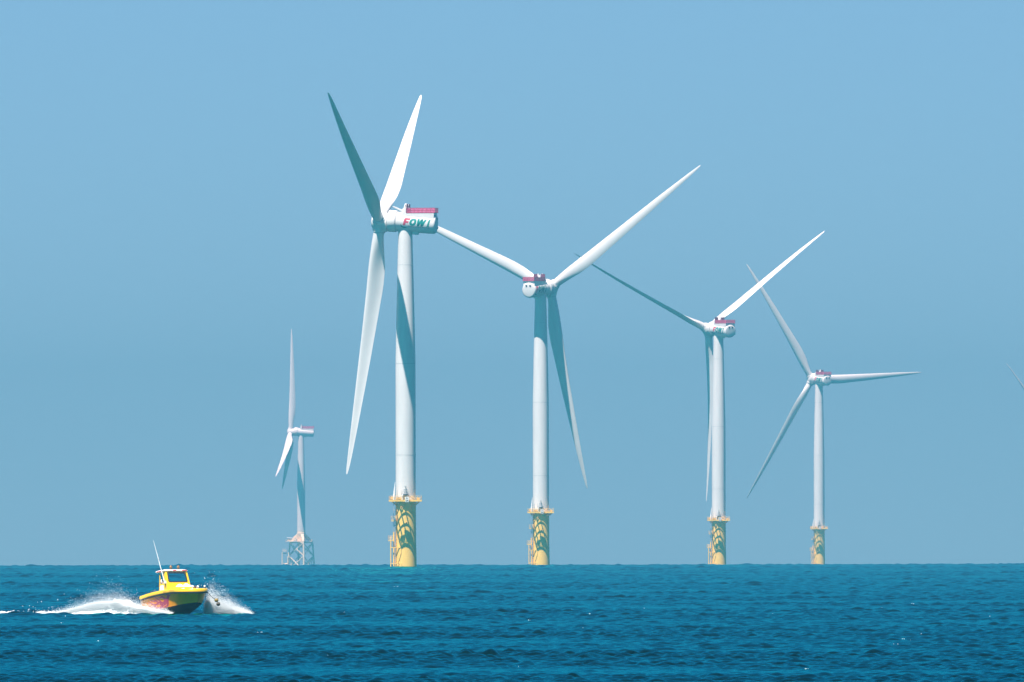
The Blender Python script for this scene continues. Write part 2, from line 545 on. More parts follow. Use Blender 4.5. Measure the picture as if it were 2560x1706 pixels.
def build_nacelle(root, yaw, az):
    XN = Matrix.Translation((0, 0, NAC_Z)) @ Matrix.Rotation(yaw, 4, 'Z') @ Matrix.Rotation(-TILT, 4, 'Y')
    level = XN.inverted() @ (Matrix.Translation((0, 0, NAC_Z - 0.45)) @ Matrix.Rotation(yaw, 4, 'Z'))
    na = nacelle_mesh().build('nacelle', [M['nacelle'], M['seam']], root, XN)
    for side in (1, -1):
        nacelle_lettering(side).build('lettering', [M['red'], M['green'], M['letter']], na)
    # roof housing below the hoist platform, level although the nacelle tilts
    mb = MB()
    w = PLAT_W - 0.05
    mb.box((PLAT_X0 + 0.25, -w, 0.9), (PLAT_X1, w, PLAT_Z - 0.06))
    # sloping fairing in front of it with the raised windshield wall
    mb.hexa([(PLAT_X1, -w, 1.2), (1.35, -w + 0.3, 1.4), (1.35, w - 0.3, 1.4), (PLAT_X1, w, 1.2),
             (PLAT_X1, -w, PLAT_Z + 1.45), (0.35, -w + 0.3, PLAT_Z + 1.45), (0.35, w - 0.3, PLAT_Z + 1.45), (PLAT_X1, w, PLAT_Z + 1.45)], 0)
    mb.build('roof_housing', [M['nacelle']], na, level)
    # hoist platform
    mb = MB()
    mb.box((PLAT_X0 - 0.15, -PLAT_W, PLAT_Z - 0.05), (PLAT_X1 - 0.02, PLAT_W, PLAT_Z + 0.08))
    mb.build('hoist_platform', [M['fence']], na, level)
    mb = MB()
    z0, z1 = PLAT_Z + 0.09, PLAT_Z + 1.5
    xs = np.linspace(PLAT_X0 - 0.1, PLAT_X1 - 0.1, 8)
    ys = np.linspace(-PLAT_W + 0.05, PLAT_W - 0.05, 5)
    for s in (-1, 1):
        yy = s * (PLAT_W - 0.05)
        for x in xs:
            mb.box((x - 0.05, yy - 0.05, z0), (x + 0.05, yy + 0.05, z1))
        for z in (z0 + 0.02, (z0 + z1) / 2, z1 - 0.02):
            mb.box((xs[0], yy - 0.04, z - 0.05), (xs[-1], yy + 0.04, z + 0.05))
        mb.box((xs[0] + 0.06, yy - 0.015, z0 + 0.08), (xs[-1] - 0.06, yy + 0.015, z1 - 0.1), 1)
    xx = xs[0]
    for y in ys[1:-1]:
        mb.box((xx - 0.05, y - 0.05, z0), (xx + 0.05, y + 0.05, z1))
    for z in (z0 + 0.02, (z0 + z1) / 2, z1 - 0.02):
        mb.box((xx - 0.04, ys[0], z - 0.05), (xx + 0.04, ys[-1], z + 0.05))
    mb.box((xx - 0.015, ys[0] + 0.06, z0 + 0.08), (xx + 0.015, ys[-1] - 0.06, z1 - 0.1), 1)
    mb.build('guard_rail', [M['fence'], M['mesh']], na, level)
    # tall screen across the front of the platform
    mb = MB()
    xa = PLAT_X1 - 0.06
    for (ya, yb) in ((-2.45, -0.75), (0.85, 2.45)):
        mb.box((xa - 0.30, ya, PLAT_Z + 0.1), (xa - 0.12, yb, PLAT_Z + 2.7), 0)
    mb.box((xa - 0.24, -0.75, PLAT_Z + 0.1), (xa - 0.14, 0.85, PLAT_Z + 1.5), 1)
    mb.tube((xa - 0.2, -0.4, PLAT_Z + 1.4), (xa - 0.2, -0.4, PLAT_Z + 2.7), 0.06, None, 6, 2)
    mb.tube((xa - 0.2, 0.4, PLAT_Z + 1.4), (xa - 0.2, 0.4, PLAT_Z + 2.7), 0.06, None, 6, 2)
    mb.tube((xa - 0.2, -0.75, PLAT_Z + 2.2), (xa - 0.2, 0.85, PLAT_Z + 2.2), 0.06, None, 6, 2)
    mb.build('platform_screen', [M['screen'], M['screen'], M['white']], na, level)
    # instrument masts above the windshield wall
    mb = MB()
    for s in (-0.9, 0.9):
        mb.hexa([(-0.55, s - 0.35, PLAT_Z + 1.45), (0.25, s - 0.35, PLAT_Z + 1.45), (0.25, s + 0.35, PLAT_Z + 1.45), (-0.55, s + 0.35, PLAT_Z + 1.45),
                 (-0.40, s - 0.1, PLAT_Z + 2.9), (-0.10, s - 0.1, PLAT_Z + 2.9), (-0.10, s + 0.1, PLAT_Z + 2.9), (-0.40, s + 0.1, PLAT_Z + 2.9)], 0)
    mb.tube((-0.9, 0, PLAT_Z + 1.3), (-0.9, 0, PLAT_Z + 2.3), 0.45, 0.05, 12, 0)
    mb.tube((-0.45, 1.7, PLAT_Z + 1.4), (-0.45, 1.7, PLAT_Z + 2.6), 0.09, None, 8, 1)
    mb.build('instrument_mast', [M['white'], M['dark']], na, level)
    for s in (-0.82, 0.82):
        mb = MB()
        mb.box((-9.84, s - 0.33, 1.32), (-9.60, s + 0.33, 2.0))
        mb.build('rear_window', [M['pane']], na)
    mb = MB()
    mb.loft([[(-4.4, -0.9, -2.7), (-2.6, -0.9, -2.7), (-2.6, 0.9, -2.7), (-4.4, 0.9, -2.7)],
             [(-4.35, -0.85, -3.35), (-2.65, -0.85, -3.35), (-2.65, 0.85, -3.35), (-4.35, 0.85, -3.35)],
             [(-4.1, -0.65, -3.6), (-2.9, -0.65, -3.6), (-2.9, 0.65, -3.6), (-4.1, 0.65, -3.6)]], 0, False)
    mb.build('floor_hatch', [M['nacelle']], na)
    # hub and blades
    XH = XN @ Matrix.Translation((OVERHANG, 0, -HUB_DROP)) @ Matrix.Rotation(-az, 4, 'X')
    hub_mesh().build('rotor_hub', [M['nacelle'], M['seam']], root, XH)
    return na, XN


def blade_matrix(XN, az, pitch):
    R3 = XN.to_3x3()
    a = R3 @ Vector((1, 0, 0)); h = R3 @ Vector((0, -1, 0)); u = R3 @ Vector((0, 0, 1))
    r = h * math.cos(az) + u * math.sin(az)
    t = (-a).cross(r)
    rc = r * math.cos(CONE) + a * math.sin(CONE); ac = a * math.cos(CONE) - r * math.sin(CONE)
    c = t * math.cos(pitch) + ac * math.sin(pitch)
    n = rc.cross(c)
    o = XN @ Vector((OVERHANG, 0, -HUB_DROP))
    return Matrix(((c.x, n.x, rc.x, o.x), (c.y, n.y, rc.y, o.y), (c.z, n.z, rc.z, o.z), (0, 0, 0, 1)))


def build_tower(root, z0=20.6, top=None):
    top = NAC_Z - 2.6 if top is None else top
    mb = MB()
    prof = [(3.12, z0), (3.12, z0 + 0.25), (3.05, z0 + 0.26), (3.05, 34), (3.05, 48), (3.04, 62), (2.72, 78), (2.38, 92), (2.2, 99), (2.15, top), (2.05, top + 1.0)]
    mb.lathe(prof, 64)
    o = mb.build('tower', [M['tower']], root)
    for zz, rr in ((34.2, 3.05), (62.0, 3.04), (92.0, 2.38)):
        mb = MB()
        mb.lathe([(rr - 0.02, zz - 0.07), (rr + 0.035, zz - 0.06), (rr + 0.035, zz + 0.06), (rr - 0.02, zz + 0.07)], 64, 0, None, False)
        mb.build('flange', [M['seam']], o)
    return o


def rail_run(mb, p0, p1, h=1.15, step=1.3, r=0.045, mids=2, mi=0):
    p0, p1 = Vector(p0), Vector(p1)
    L = (p1 - p0).length; n = max(1, round(L / step))
    for i in range(n + 1):
        p = p0.lerp(p1, i / n)
        mb.tube(p, p + Vector((0, 0, h)), r, None, 6, mi)
    for k in range(mids + 1):
        z = h * (1 - k / (mids + 0.6))
        mb.tube(p0 + Vector((0, 0, z)), p1 + Vector((0, 0, z)), r, None, 6, mi)


DX0, DX1, DY0, DY1, DZ = -5.1, 4.9, -8.5, 5.0, 20.0


def build_monopile(root):
    mb = MB()
    mb.lathe([(3.28, -7.0), (3.28, 0.6), (3.24, 3.0), (3.12, 9.0), (3.10, 19.6), (3.25, 19.65), (3.25, 20.55)], 64)
    tp = mb.build('transition_piece', [M['yellow']], root)
    # boat landing: fender tubes, stand-offs, rest platform
    mb = MB()
    ya = -0.9
    for x, y, top, r in ((-4.55, ya - 0.9, 8.0, 0.17), (-4.55, ya + 0.9, 8.0, 0.17), (-3.65, ya, 10.8, 0.22)):
        mb.tube((x, y, -3), (x, y, top), r, None, 12)
    for z in (1.1, 6.0):
        for y in (ya - 0.9, ya + 0.9):
            mb.tube((-4.55, y, z), (-2.7, y, z), 0.12, None, 8)
        mb.tube((-4.55, ya - 0.9, z), (-4.55, ya + 0.9, z), 0.1, None, 8)
        mb.box((-3.9, -2.75, z - 0.12), (-1.25, -2.45, z + 0.12))
    mb.path([(-1.35, -2.95, 5.9), (-1.45, -3.0, 4.4), (-1.95, -2.75, 2.6), (-2.45, -2.3, 1.4)], 0.10, 8)
    mb.box((-1.45, -3.15, -1), (-1.2, -2.85, 1.2)); mb.box((-2.3, -2.75, -1), (-2.0, -2.45, 1.2))
    mb.build('boat_landing', [M['yellow']], tp)
    mb = MB()
    for x in (-2.98, -2.52):
        mb.tube((x, -1.75, -2), (x, -1.75, 19.6), 0.075, None, 8)
    for i in range(62):
        z = -0.6 + i * 0.325
        mb.tube((-2.98, -1.75, z), (-2.52, -1.75, z), 0.03, None, 5)
    for z in (3.5, 7.5, 11.5, 15, 18.5):
        mb.box((-2.9, -1.75, z - 0.1), (-2.6, -1.2, z + 0.1))
    mb.build('ladder', [M['ochre']], tp)
    for (x0, x1, y0, y1, z) in ((-5.35, -3.85, -1.9, 0.4, 8.0), (-4.45, -2.75, -2.3, -0.3, 14.0)):
        mb = MB()
        mb.box((x0, y0, z), (x1, y1, z + 0.28))
        zz = z + 0.29
        rail_run(mb, (x0, y0, zz), (x1, y0, zz), 1.25, 0.5, 0.05)
        rail_run(mb, (x0, y0, zz), (x0, y1, zz), 1.25, 0.6, 0.05)
        rail_run(mb, (x0, y1, zz), (x1, y1, zz), 1.25, 0.6, 0.05)
        mb.build('rest_platform', [M['yellow']], tp)
    mb = MB()
    for x, y, z0, z1 in ((-3.75, -1.6, 10.6, 14.0), (-3.45, -1.6, 10.6, 14.0), (-3.7, -1.5, 15.6, 19.9)):
        mb.tube((x, y, z0), (x, y, z1), 0.07, None, 8)
    for z in (12.6, 17.3):
        mb.box((-3.6, -1.7, z), (-2.6, -1.45, z + 0.25))
    mb.build('cable_pipe', [M['grey']], tp)
    mb = MB()
    mb.box((-1.55, -3.25, 17.6), (-0.95, -2.85, 18.6), 0)
    mb.box((-1.38, -3.30, 17.85), (-1.12, -3.25, 18.35), 1)
    mb.build('junction_box', [M['yellow'], M['dark']], tp)
    mb = MB()
    mb.box((0.15, -3.22, 13.2), (0.35, -3.02, 13.8), 0)
    mb.box((0.12, -3.12, 13.1), (0.38, -2.98, 13.9), 1)
    mb.build('inspection_hatch', [M['dark'], M['yellow']], tp)

    # work platform: open frame of beams, plated ring round the tower
    mb = MB()
    nx0, nx1 = 1.05, 2.35                       # stair opening in the front edge
    hb = 0.52
    def beam(x0, x1, y0, y1, z0=DZ, z1=DZ + hb):
        mb.box((x0, y0, z0), (x1, y1, z1))
    beam(DX0, nx0, DY0, DY0 + 0.3); beam(nx1, DX1, DY0, DY0 + 0.3)
    beam(nx0 - 0.3, nx0, DY0 + 0.3, DY0 + 1.7); beam(nx1, nx1 + 0.3, DY0 + 0.3, DY0 + 1.7)
    beam(nx0 - 0.3, nx1 + 0.3, DY0 + 1.7, DY0 + 2.0)
    beam(DX0, DX1, DY1 - 0.3, DY1)
    beam(DX0, DX0 + 0.3, DY0 + 0.3, DY1 - 0.3); beam(DX1 - 0.3, DX1, DY0 + 0.3, DY1 - 0.3)
    # inner grid of joists (grating bays stay open)
    for i, x in enumerate((-3.75, -2.3, -0.85, 3.55)):
        y1 = DY1 - 0.3 if abs(x) > 3.3 else -3.4
        beam(x - 0.12, x + 0.12, DY0 + 0.3, y1, DZ + 0.02, DZ + hb - 0.03)
    for y in (-7.2, -5.9, -4.6, -3.3, -1.9, 1.6, 3.4):
        xe = -3.3 if abs(y) < 3.2 else (nx0 - 0.3 if y < 0 else DX1 - 0.3)
        beam(DX0 + 0.3, xe, y - 0.11, y + 0.11, DZ + 0.05, DZ + hb - 0.06)
        if xe < 3:
            beam(3.3 if abs(y) < 3.2 else nx1 + 0.3, DX1 - 0.3, y - 0.11, y + 0.11, DZ + 0.05, DZ + hb - 0.06)
    n = 48
    ring = []
    for (rr, z) in ((3.14, DZ + 0.30), (4.3, DZ + 0.30), (4.3, DZ + 0.49), (3.14, DZ + 0.49)):
        ring.append([(rr * math.cos(2 * math.pi * j / n), rr * math.sin(2 * math.pi * j / n), z) for j in range(n)])
    mb.loft(ring + [ring[0]], 0, False, False, False)
    # brackets below
    for k in range(10):
        a = 2 * math.pi * (k + 0.3) / 10
        c, s = math.cos(a), math.sin(a)
        mb.tube((3.1 * c, 3.1 * s, DZ - 1.0), (4.3 * c, 4.3 * s, DZ - 0.02), 0.13, None, 8)
    wp = mb.build('work_platform', [M['yellow']], root)
    mb = MB()
    zt = DZ + hb + 0.01
    e = 0.08
    rail_run(mb, (DX0 + e, DY0 + e, zt), (nx0 - e, DY0 + e, zt))
    rail_run(mb, (nx1 + e, DY0 + e, zt), (DX1 - e, DY0 + e, zt))
    rail_run(mb, (nx0 - e, DY0 + e, zt), (nx0 - e, DY0 + 1.8, zt)); rail_run(mb, (nx1 + e, DY0 + e, zt), (nx1 + e, DY0 + 1.8, zt))
    rail_run(mb, (nx0 - e, DY0 + 1.8, zt), (nx1 + e, DY0 + 1.8, zt), 1.15, 0.35)
    rail_run(mb, (DX0 + e, DY0 + e, zt), (DX0 + e, DY1 - e, zt)); rail_run(mb, (DX1 - e, DY0 + e, zt), (DX1 - e, DY1 - e, zt))
    rail_run(mb, (DX0 + e, DY1 - e, zt), (DX1 - e, DY1 - e, zt))
    mb.build('railing', [M['yellow']], wp)
    mb = MB()
    mb.box((-0.15, DY0 - 0.10, DZ - 0.15), (0.95, DY0 - 0.03, DZ + 1.45))
    for ch, zz in (('A', DZ + 0.78), ('04', DZ + 0.02)):
        vs, fs = text_mesh(ch, 0.78, 0, 0.02, 1.0)
        cx = (min(v[0] for v in vs) + max(v[0] for v in vs)) / 2
        mb.add([(0.40 + v[0] - cx, DY0 - 0.125, zz + v[1]) for v in vs], fs, 1)
    mb.build('number_sign', [M['sign'], M['letter']], wp)
    for lo, hi, mi in (((-4.6, DY0 + 0.5, zt), (-3.9, DY0 + 1.2, zt + 0.95), 0), ((3.3, DY0 + 0.6, zt), (4.3, DY0 + 1.4, zt + 0.7), 0)):
        mb = MB()
        mb.box(lo, hi, mi)
        mb.build('deck_cabinet', [M['ochre'], M['grey']], wp)
    mb = MB()
    mb.box((-2.9, DY0 + 0.5, zt), (-1.25, DY0 + 1.6, zt + 0.75), 0)
    mb.box((-2.7, DY0 + 0.6, zt + 0.74), (-1.4, DY0 + 1.5, zt + 0.95), 1)
    mb.build('generator_box', [M['ochre'], M['grey']], wp)
    mb = MB()
    mb.tube((-3.4, DY0 + 0.8, zt), (-3.4, DY0 + 0.8, zt + 0.9), 0.25, None, 12, 0)
    mb.build('storage_drum', [M['grey']], wp)
    mb = MB()                                     # folded davit crane, white tapering jib
    mb.tube((-3.6, -2.6, zt), (-3.55, -2.6, zt + 1.3), 0.38, 0.32, 16)
    mb.tube((-3.55, -2.6, zt + 1.3), (-3.2, -2.6, zt + 5.4), 0.30, 0.07, 16)
    mb.tube((-3.6, -2.6, zt + 1.15), (-4.4, -2.6, zt + 1.1), 0.1, 0.08, 8)
    mb.build('davit_crane', [M['white']], wp)
    mb = MB()
    mb.tube((-2.35, DY0 + 0.35, zt), (-2.55, DY0 + 0.35, zt + 2.5), 0.06, 0.03, 6, 0)
    mb.build('whip_antenna', [M['grey']], wp)
    mb = MB()
    mb.tube((-0.95, DY0 + 0.35, zt), (-0.95, DY0 + 0.35, zt + 1.25), 0.2, None, 12, 0)
    mb.tube((-0.95, DY0 + 0.35, zt + 1.24), (-0.95, DY0 + 0.35, zt + 1.75), 0.26, 0.22, 12, 0)
    mb.build('marker_post', [M['white']], wp)
    mb = MB()
    mb.tube((4.7, DY0 + 0.3, zt), (4.7, DY0 + 0.3, zt + 1.7), 0.04, None, 6, 0)
    mb.build('lamp_post', [M['grey']], wp)
    for x, y in ((-2.2, -3.35), (0.9, -3.4), (2.7, -2.6), (-3.2, -2.4)):
        mb = MB()
        mb.sphere((x, y, DZ - 0.45), 0.17, 0, 10)
        mb.tube((x, y, DZ - 0.35), (x, y, DZ), 0.05, None, 6, 1)
        mb.build('floodlight', [M['white'], M['dark']], wp)


def build_door(root, tw):
    mb = MB()
    z0 = DZ + 0.52
    mb.box((-0.62, -3.22, z0 + 1.15), (0.42, -2.9, z0 + 3.3), 0)
    mb.build('door', [M['grey']], tw)
    mb = MB()
    mb.box((-1.35, -4.7, z0 + 1.55), (0.55, -3.0, z0 + 1.7), 1)
    mb.box((-0.9, -4.4, z0 + 0.2), (0.5, -3.1, z0 + 1.5), 1)      # dark box in place of the shade below the landing
    rail_run(mb, (-1.35, -4.7, z0 + 1.7), (0.55, -4.7, z0 + 1.7), 1.15, 0.45, 0.045)
    rail_run(mb, (-1.35, -4.7, z0 + 1.7), (-1.35, -3.1, z0 + 1.7), 1.15, 0.5, 0.045)
    for k in range(7):
        t = k / 7
        mb.box((0.55 + 1.9 * t, -4.6, z0 + 1.5 * (1 - t) - 0.02), (0.85 + 1.9 * t, -3.6, z0 + 1.5 * (1 - t) + 0.06), 1)
    mb.tube((0.55, -4.7, z0 + 2.85), (2.6, -4.7, z0 + 1.2), 0.05, None, 6, 0)
    mb.tube((0.55, -4.7, z0 + 1.6), (2.6, -4.7, z0 - 0.0), 0.09, None, 6, 1)
    mb.build('access_stair', [M['grey'], M['dark']], tw)
    mb = MB()
    mb.tube((-0.1, -3.1, z0 + 3.6), (-0.1, -3.9, z0 + 4.1), 0.06, None, 6, 0)
    mb.box((-0.4, -4.1, z0 + 3.95), (0.25, -3.7, z0 + 4.25), 0)
    mb.tube((-0.05, -3.9, z0 + 3.9), (0.3, -3.6, z0 + 3.0), 0.14, None, 8, 0)
    mb.build('hoist_arm', [M['grey']], tw)


def jacket(root):
    """four-legged lattice foundation in cream steel"""
    mb = MB()
    rot = R_(12)
    def corner(k, r):
        a = rot + math.pi / 2 * k
        return Vector((r * math.cos(a - math.pi), r * math.sin(a - math.pi), 0))
    top, low = 22.5, -8.0
    def pt(k, z):
        r = 8.6 + (10.9 - 8.6) * (top - z) / (top - low)
        c = corner(k, r); c.z = z
        return c
    for k in range(4):
        mb.tube(pt(k, low), pt(k, top), 0.75, 0.62, 14)
    lv = [22.0, 12.2, 1.0, -7.0]
    for k in range(4):
        k2 = (k + 1) % 4
        for a, b in zip(lv[:-1], lv[1:]):
            mb.tube(pt(k, a), pt(k2, b), 0.36, None, 10)
            mb.tube(pt(k2, a), pt(k, b), 0.36, None, 10)
        mb.tube(pt(k, 22.2), pt(k2, 22.2), 0.42, None, 10)
    for k in range(4):                              # added loops: mirage bend of the lower braces built as shape
        p = pt(k, 12.0); q = pt(k, 3.5)
        inn = Vector((-q.x, -q.y, 0)).normalized()
        mb.path([p, p.lerp(q, 0.5) + inn * 1.9, q + inn * 2.6, pt(k, 0.5) + inn * 0.8], 0.36, 10)
    jk = mb.build('jacket_frame', [M['cream']], root)
    mb = MB()
    mb.lathe([(2.2, 18.5), (3.0, 23.0), (3.05, 27.8), (3.3, 28.2), (3.3, 29.6), (3.05, 29.8), (2.98, 34)], 40)
    for k in range(4):
        c = corner(k, 1.0)
        t = Vector((-c.y, c.x, 0))
        p0, p1 = c * 3.0, c * 8.8
        v = []
        for (p, z0, z1, w) in ((p0, 25.2, 29.0, 1.2), (p1, 21.8, 23.4, 0.7)):
            for (s, z) in ((-1, z0), (1, z0), (1, z1), (-1, z1)):
                v.append(p + t * (s * w) + Vector((0, 0, z)))
        mb.add(v, [(0, 1, 2, 3), (7, 6, 5, 4), (0, 4, 5, 1), (1, 5, 6, 2), (2, 6, 7, 3), (3, 7, 4, 0)])
    mb.build('transition_piece', [M['cream']], root)
    mb = MB()
    mb.box((-11.5, -7.4, 22.9), (8.4, 7.4, 23.25), 0)
    for (a, b) in (((-11.4, -7.3), (8.3, -7.3)), ((-11.4, -7.3), (-11.4, 7.3)), ((8.3, -7.3), (8.3, 7.3))):
        rail_run(mb, (a[0], a[1], 23.26), (b[0], b[1], 23.26), 1.2, 1.6, 0.06)
    mb.box((-10.4, -6.5, 23.26), (-7.0, -4.0, 25.2), 0)
    mb.box((-5.2, -7.0, 23.26), (-3.6, -5.2, 25.8), 0)
    mb.tube((-10.8, -6.9, 25.9), (-5.6, -6.9, 25.4), 0.32, 0.22, 10, 1)
    wp = mb.build('work_platform', [M['cream'], M['white']], root)
    mb = MB()
    for x in (-14.2, -10.0):
        mb.tube((x, -4.2, -7), (x, -4.2, 14.2 if x < -12 else 12.0), 0.42, None, 10)
    mb.tube((-14.4, -4.2, 14.2), (-9.2, -4.2, 14.1), 0.4, None, 10)
    mb.tube((-14.2, -4.2, 6.5), (-8.9, -2.5, 6.5), 0.3, None, 10)
    mb.tube((-12.2, -4.2, 6.2), (-10.2, -4.2, 6.2), 0.6, None, 10)
    mb.box((-14.2, -5.4, 15.6), (-10.8, -2.8, 16.0))
    rail_run(mb, (-14.2, -5.4, 16.0), (-10.8, -5.4, 16.0), 1.3, 0.9, 0.07)
    mb.tube((-14.0, -4.2, 14.2), (-14.0, -4.2, 15.6), 0.25); mb.tube((-11.0, -4.2, 14.2), (-11.0, -4.2, 15.6), 0.25)
    mb.build('boat_landing', [M['cream']], jk)


def copy_tree(o, parent=None):
    c = o.copy()
    scene.collection.objects.link(c)
    c.parent = parent
    c.matrix_local = o.matrix_local.copy()
    for ch in [x for x in scene.objects if x.parent == o]:
        copy_tree(ch, c)
    return c


blade_me = blade_mesh()
GROUP = 'offshore wind turbines standing in the sea'
# tower px, distance, axis azimuth (deg), rotor azimuth, blade pitch, label
SPECS = [
    (1014.5, 7443.0, 168.2, 32.9, 92, 'nearest and largest white wind turbine, pointing left with one dark blade'),
    (1352.5, 9260.0, 61.9, 36.4, 3, 'second largest wind turbine, its round white nacelle rear lit, two raised blades'),
    (1797.0, 10880.0, 123.5, 36.8, 80, 'third wind turbine on yellow base, thin blades spread wide in a Y'),
    (2048.0, 13900.0, 120.2, 2.9, 6, 'smaller hazy wind turbine on the right with one blade pointing straight right'),
    (2652.0, 18700.0, 143.0, 15.0, -20, 'faint wind turbine past the right edge, only one blue blade tip showing'),
]
P_BLADE = None


def place_root(o, px, d, dz=0.0):
    p = unproject(px, 1334.6, d)
    o.location = (p.x, d, sea_z(p.x, d) + dz)


first = None
for i, (px, d, yaw, az, pitch, label) in enumerate(SPECS):
    yaw, az, pitch = R_(yaw), R_(az), R_(pitch)
    if i == 0:
        root = empty('wind_turbine', (0, 0, 0))
        build_monopile(root)
        tw = build_tower(root)
        build_door(root, tw)
        na, XN = build_nacelle(root, yaw, az)
        for k in range(3):
            if P_BLADE is None:
                P_BLADE = blade_me.build('blade', [M['blade']], root)
                b = P_BLADE
            else:
                b = P_BLADE.copy(); scene.collection.objects.link(b); b.parent = root
            b.matrix_local = blade_matrix(XN, az + k * 2 * math.pi / 3, pitch)
        bpy.context.view_layer.update()
        first = root
    else:
        root = copy_tree(first)
        XN = Matrix.Translation((0, 0, NAC_Z)) @ Matrix.Rotation(yaw, 4, 'Z') @ Matrix.Rotation(-TILT, 4, 'Y')
        k = 0
        for ch in [x for x in scene.objects if x.parent == root]:
            nm = ch.name.split('.')[0]
            if nm == 'nacelle':
                ch.matrix_local = XN
            elif nm == 'rotor_hub':
                ch.matrix_local = XN @ Matrix.Translation((OVERHANG, 0, -HUB_DROP)) @ Matrix.Rotation(-az, 4, 'X')
            elif nm == 'blade':
                ch.matrix_local = blade_matrix(XN, az + k * 2 * math.pi / 3, pitch); k += 1
    tag(root, label, 'wind turbine', GROUP)
    place_root(root, px, d, 1.8 if 13000 < d < 15000 else 0.0)

# the far turbine on a lattice jacket
root = empty('wind_turbine', (0, 0, 0))
jacket(root)
build_tower(root, 31.0)
yaw, az = R_(178.2), R_(88.1)
OV = OVERHANG
XN = Matrix.Translation((0, 0, NAC_Z)) @ Matrix.Rotation(yaw, 4, 'Z') @ Matrix.Rotation(-TILT, 4, 'Y')
for ch in [x for x in scene.objects if x.parent == first]:
    nm = ch.name.split('.')[0]
    if nm == 'nacelle':
        c = copy_tree(ch, root); c.matrix_local = XN
        for g in [x for x in scene.objects if x.parent == c]:
            if g.name.split('.')[0] == 'lettering':
                bpy.data.objects.remove(g)
    elif nm == 'rotor_hub':
        c = copy_tree(ch, root)
        c.matrix_local = XN @ Matrix.Translation((OVERHANG, 0, -HUB_DROP)) @ Matrix.Rotation(-az, 4, 'X')
for k in range(3):
    b = P_BLADE.copy(); scene.collection.objects.link(b); b.parent = root
    b.matrix_local = blade_matrix(XN, az + k * 2 * math.pi / 3, R_(70))
tag(root, 'distant pale wind turbine on a four-legged lattice base, left of the nearest turbine', 'wind turbine', GROUP)
root.scale = (1.08, 1.08, 1.08)
place_root(root, 753.0, 19800.0, 2.0)


# ------------------------------------------------------------------ sea
VS = lambda d: -5000.0 * (d / 1000.0) ** -0.2      # depth coordinate, waves lengthen offshore


def waves(x, y):
    """short-crested wind chop; the waves grow longer and higher away from the shore"""
    r = np.random.default_rng(5)
    u = x / (y / 1000.0) ** 0.75
    v = VS(y)
    amp = (y / 1000.0) ** 0.56
    z = np.zeros_like(x)
    for i in range(110):
        lx = 0.8 * (9.0 / 0.8) ** r.random()
        ly = 1.4 * (5.5 / 1.4) ** r.random() * (1 + 0.06 * lx)
        a = 0.0050 * (min(lx, 3.0) / 1.5) ** 0.45
        sg = 1 if r.random() < 0.5 else -1
        z += a * np.sin(2 * math.pi * (sg * u / lx + v / ly) + r.uniform(0, 6.28))
    # gusts: rougher and calmer streaks
    g = 0.95 + 0.30 * np.sin(v / 19.0 + u / 23.0) * np.sin(v / 47.0 - u / 31.0 + 1.3) + 0.22 * np.sin(v / 33.0 + 0.6) + 0.12 * np.sin(u / 9.0 + v / 12.0)
    z *= amp * g
    z += 1.2 * np.maximum(z, 0) ** 2 / amp
    for i in range(9):
        l = r.uniform(22, 75); ang = R_(-75) + 0.35 * r.standard_normal()
        k = 2 * math.pi / l
        z += (0.012 + 0.05 * np.clip((y - 4500) / 4500, 0, 1)) * np.sin(k * (math.cos(ang) * x + math.sin(ang) * y) + r.uniform(0, 6.28))
    return z


def build_sea():
    v0, v1 = VS(900.0), VS(11500.0)
    vd = np.arange(v0, v1, 0.33)
    d = np.concatenate([np.arange(60, 900, 40.0), 1000.0 * (-vd / 5000.0) ** -5.0, np.geomspace(11600, 24000, 60)])
    core = np.linspace(-1.36, 1.36, 640)
    side = np.geomspace(1.38, 38, 26)
    th = np.radians(np.concatenate([-side[::-1], core, side]))
    D, T = np.meshgrid(d, np.tan(th), indexing='ij')
    X = D * T
    Z = np.empty_like(X)
    for i in range(0, len(d), 400):
        s = slice(i, i + 400)
        Z[s] = waves(X[s], D[s])
    Z[D < 895] *= 0.3
    Z[:, np.abs(np.degrees(th)) > 1.6] *= 0.4
    Z -= (X * X + D * D) / (2 * EARTH)
    n, m = X.shape
    co = np.stack([X, D, Z], -1).reshape(-1, 3).astype(np.float32)
    idx = np.arange(n * m).reshape(n, m)
    q = np.stack([idx[:-1, :-1], idx[:-1, 1:], idx[1:, 1:], idx[1:, :-1]], -1).reshape(-1, 4)
    me = bpy.data.meshes.new('water')
    me.vertices.add(len(co)); me.vertices.foreach_set('co', co.ravel())
    me.loops.add(q.size); me.loops.foreach_set('vertex_index', q.ravel().astype(np.int32))
    me.polygons.add(len(q)); me.polygons.foreach_set('loop_start', (np.arange(len(q)) * 4).astype(np.int32))
    me.polygons.foreach_set('use_smooth', np.ones(len(q), dtype=bool))
    me.update(calc_edges=True)
    me.materials.append(M['water'])
    o = bpy.data.objects.new('water', me)
    scene.collection.objects.link(o)
    tag(o, 'choppy deep teal sea reaching to the horizon', None, None, 'structure')
    return o


build_sea()


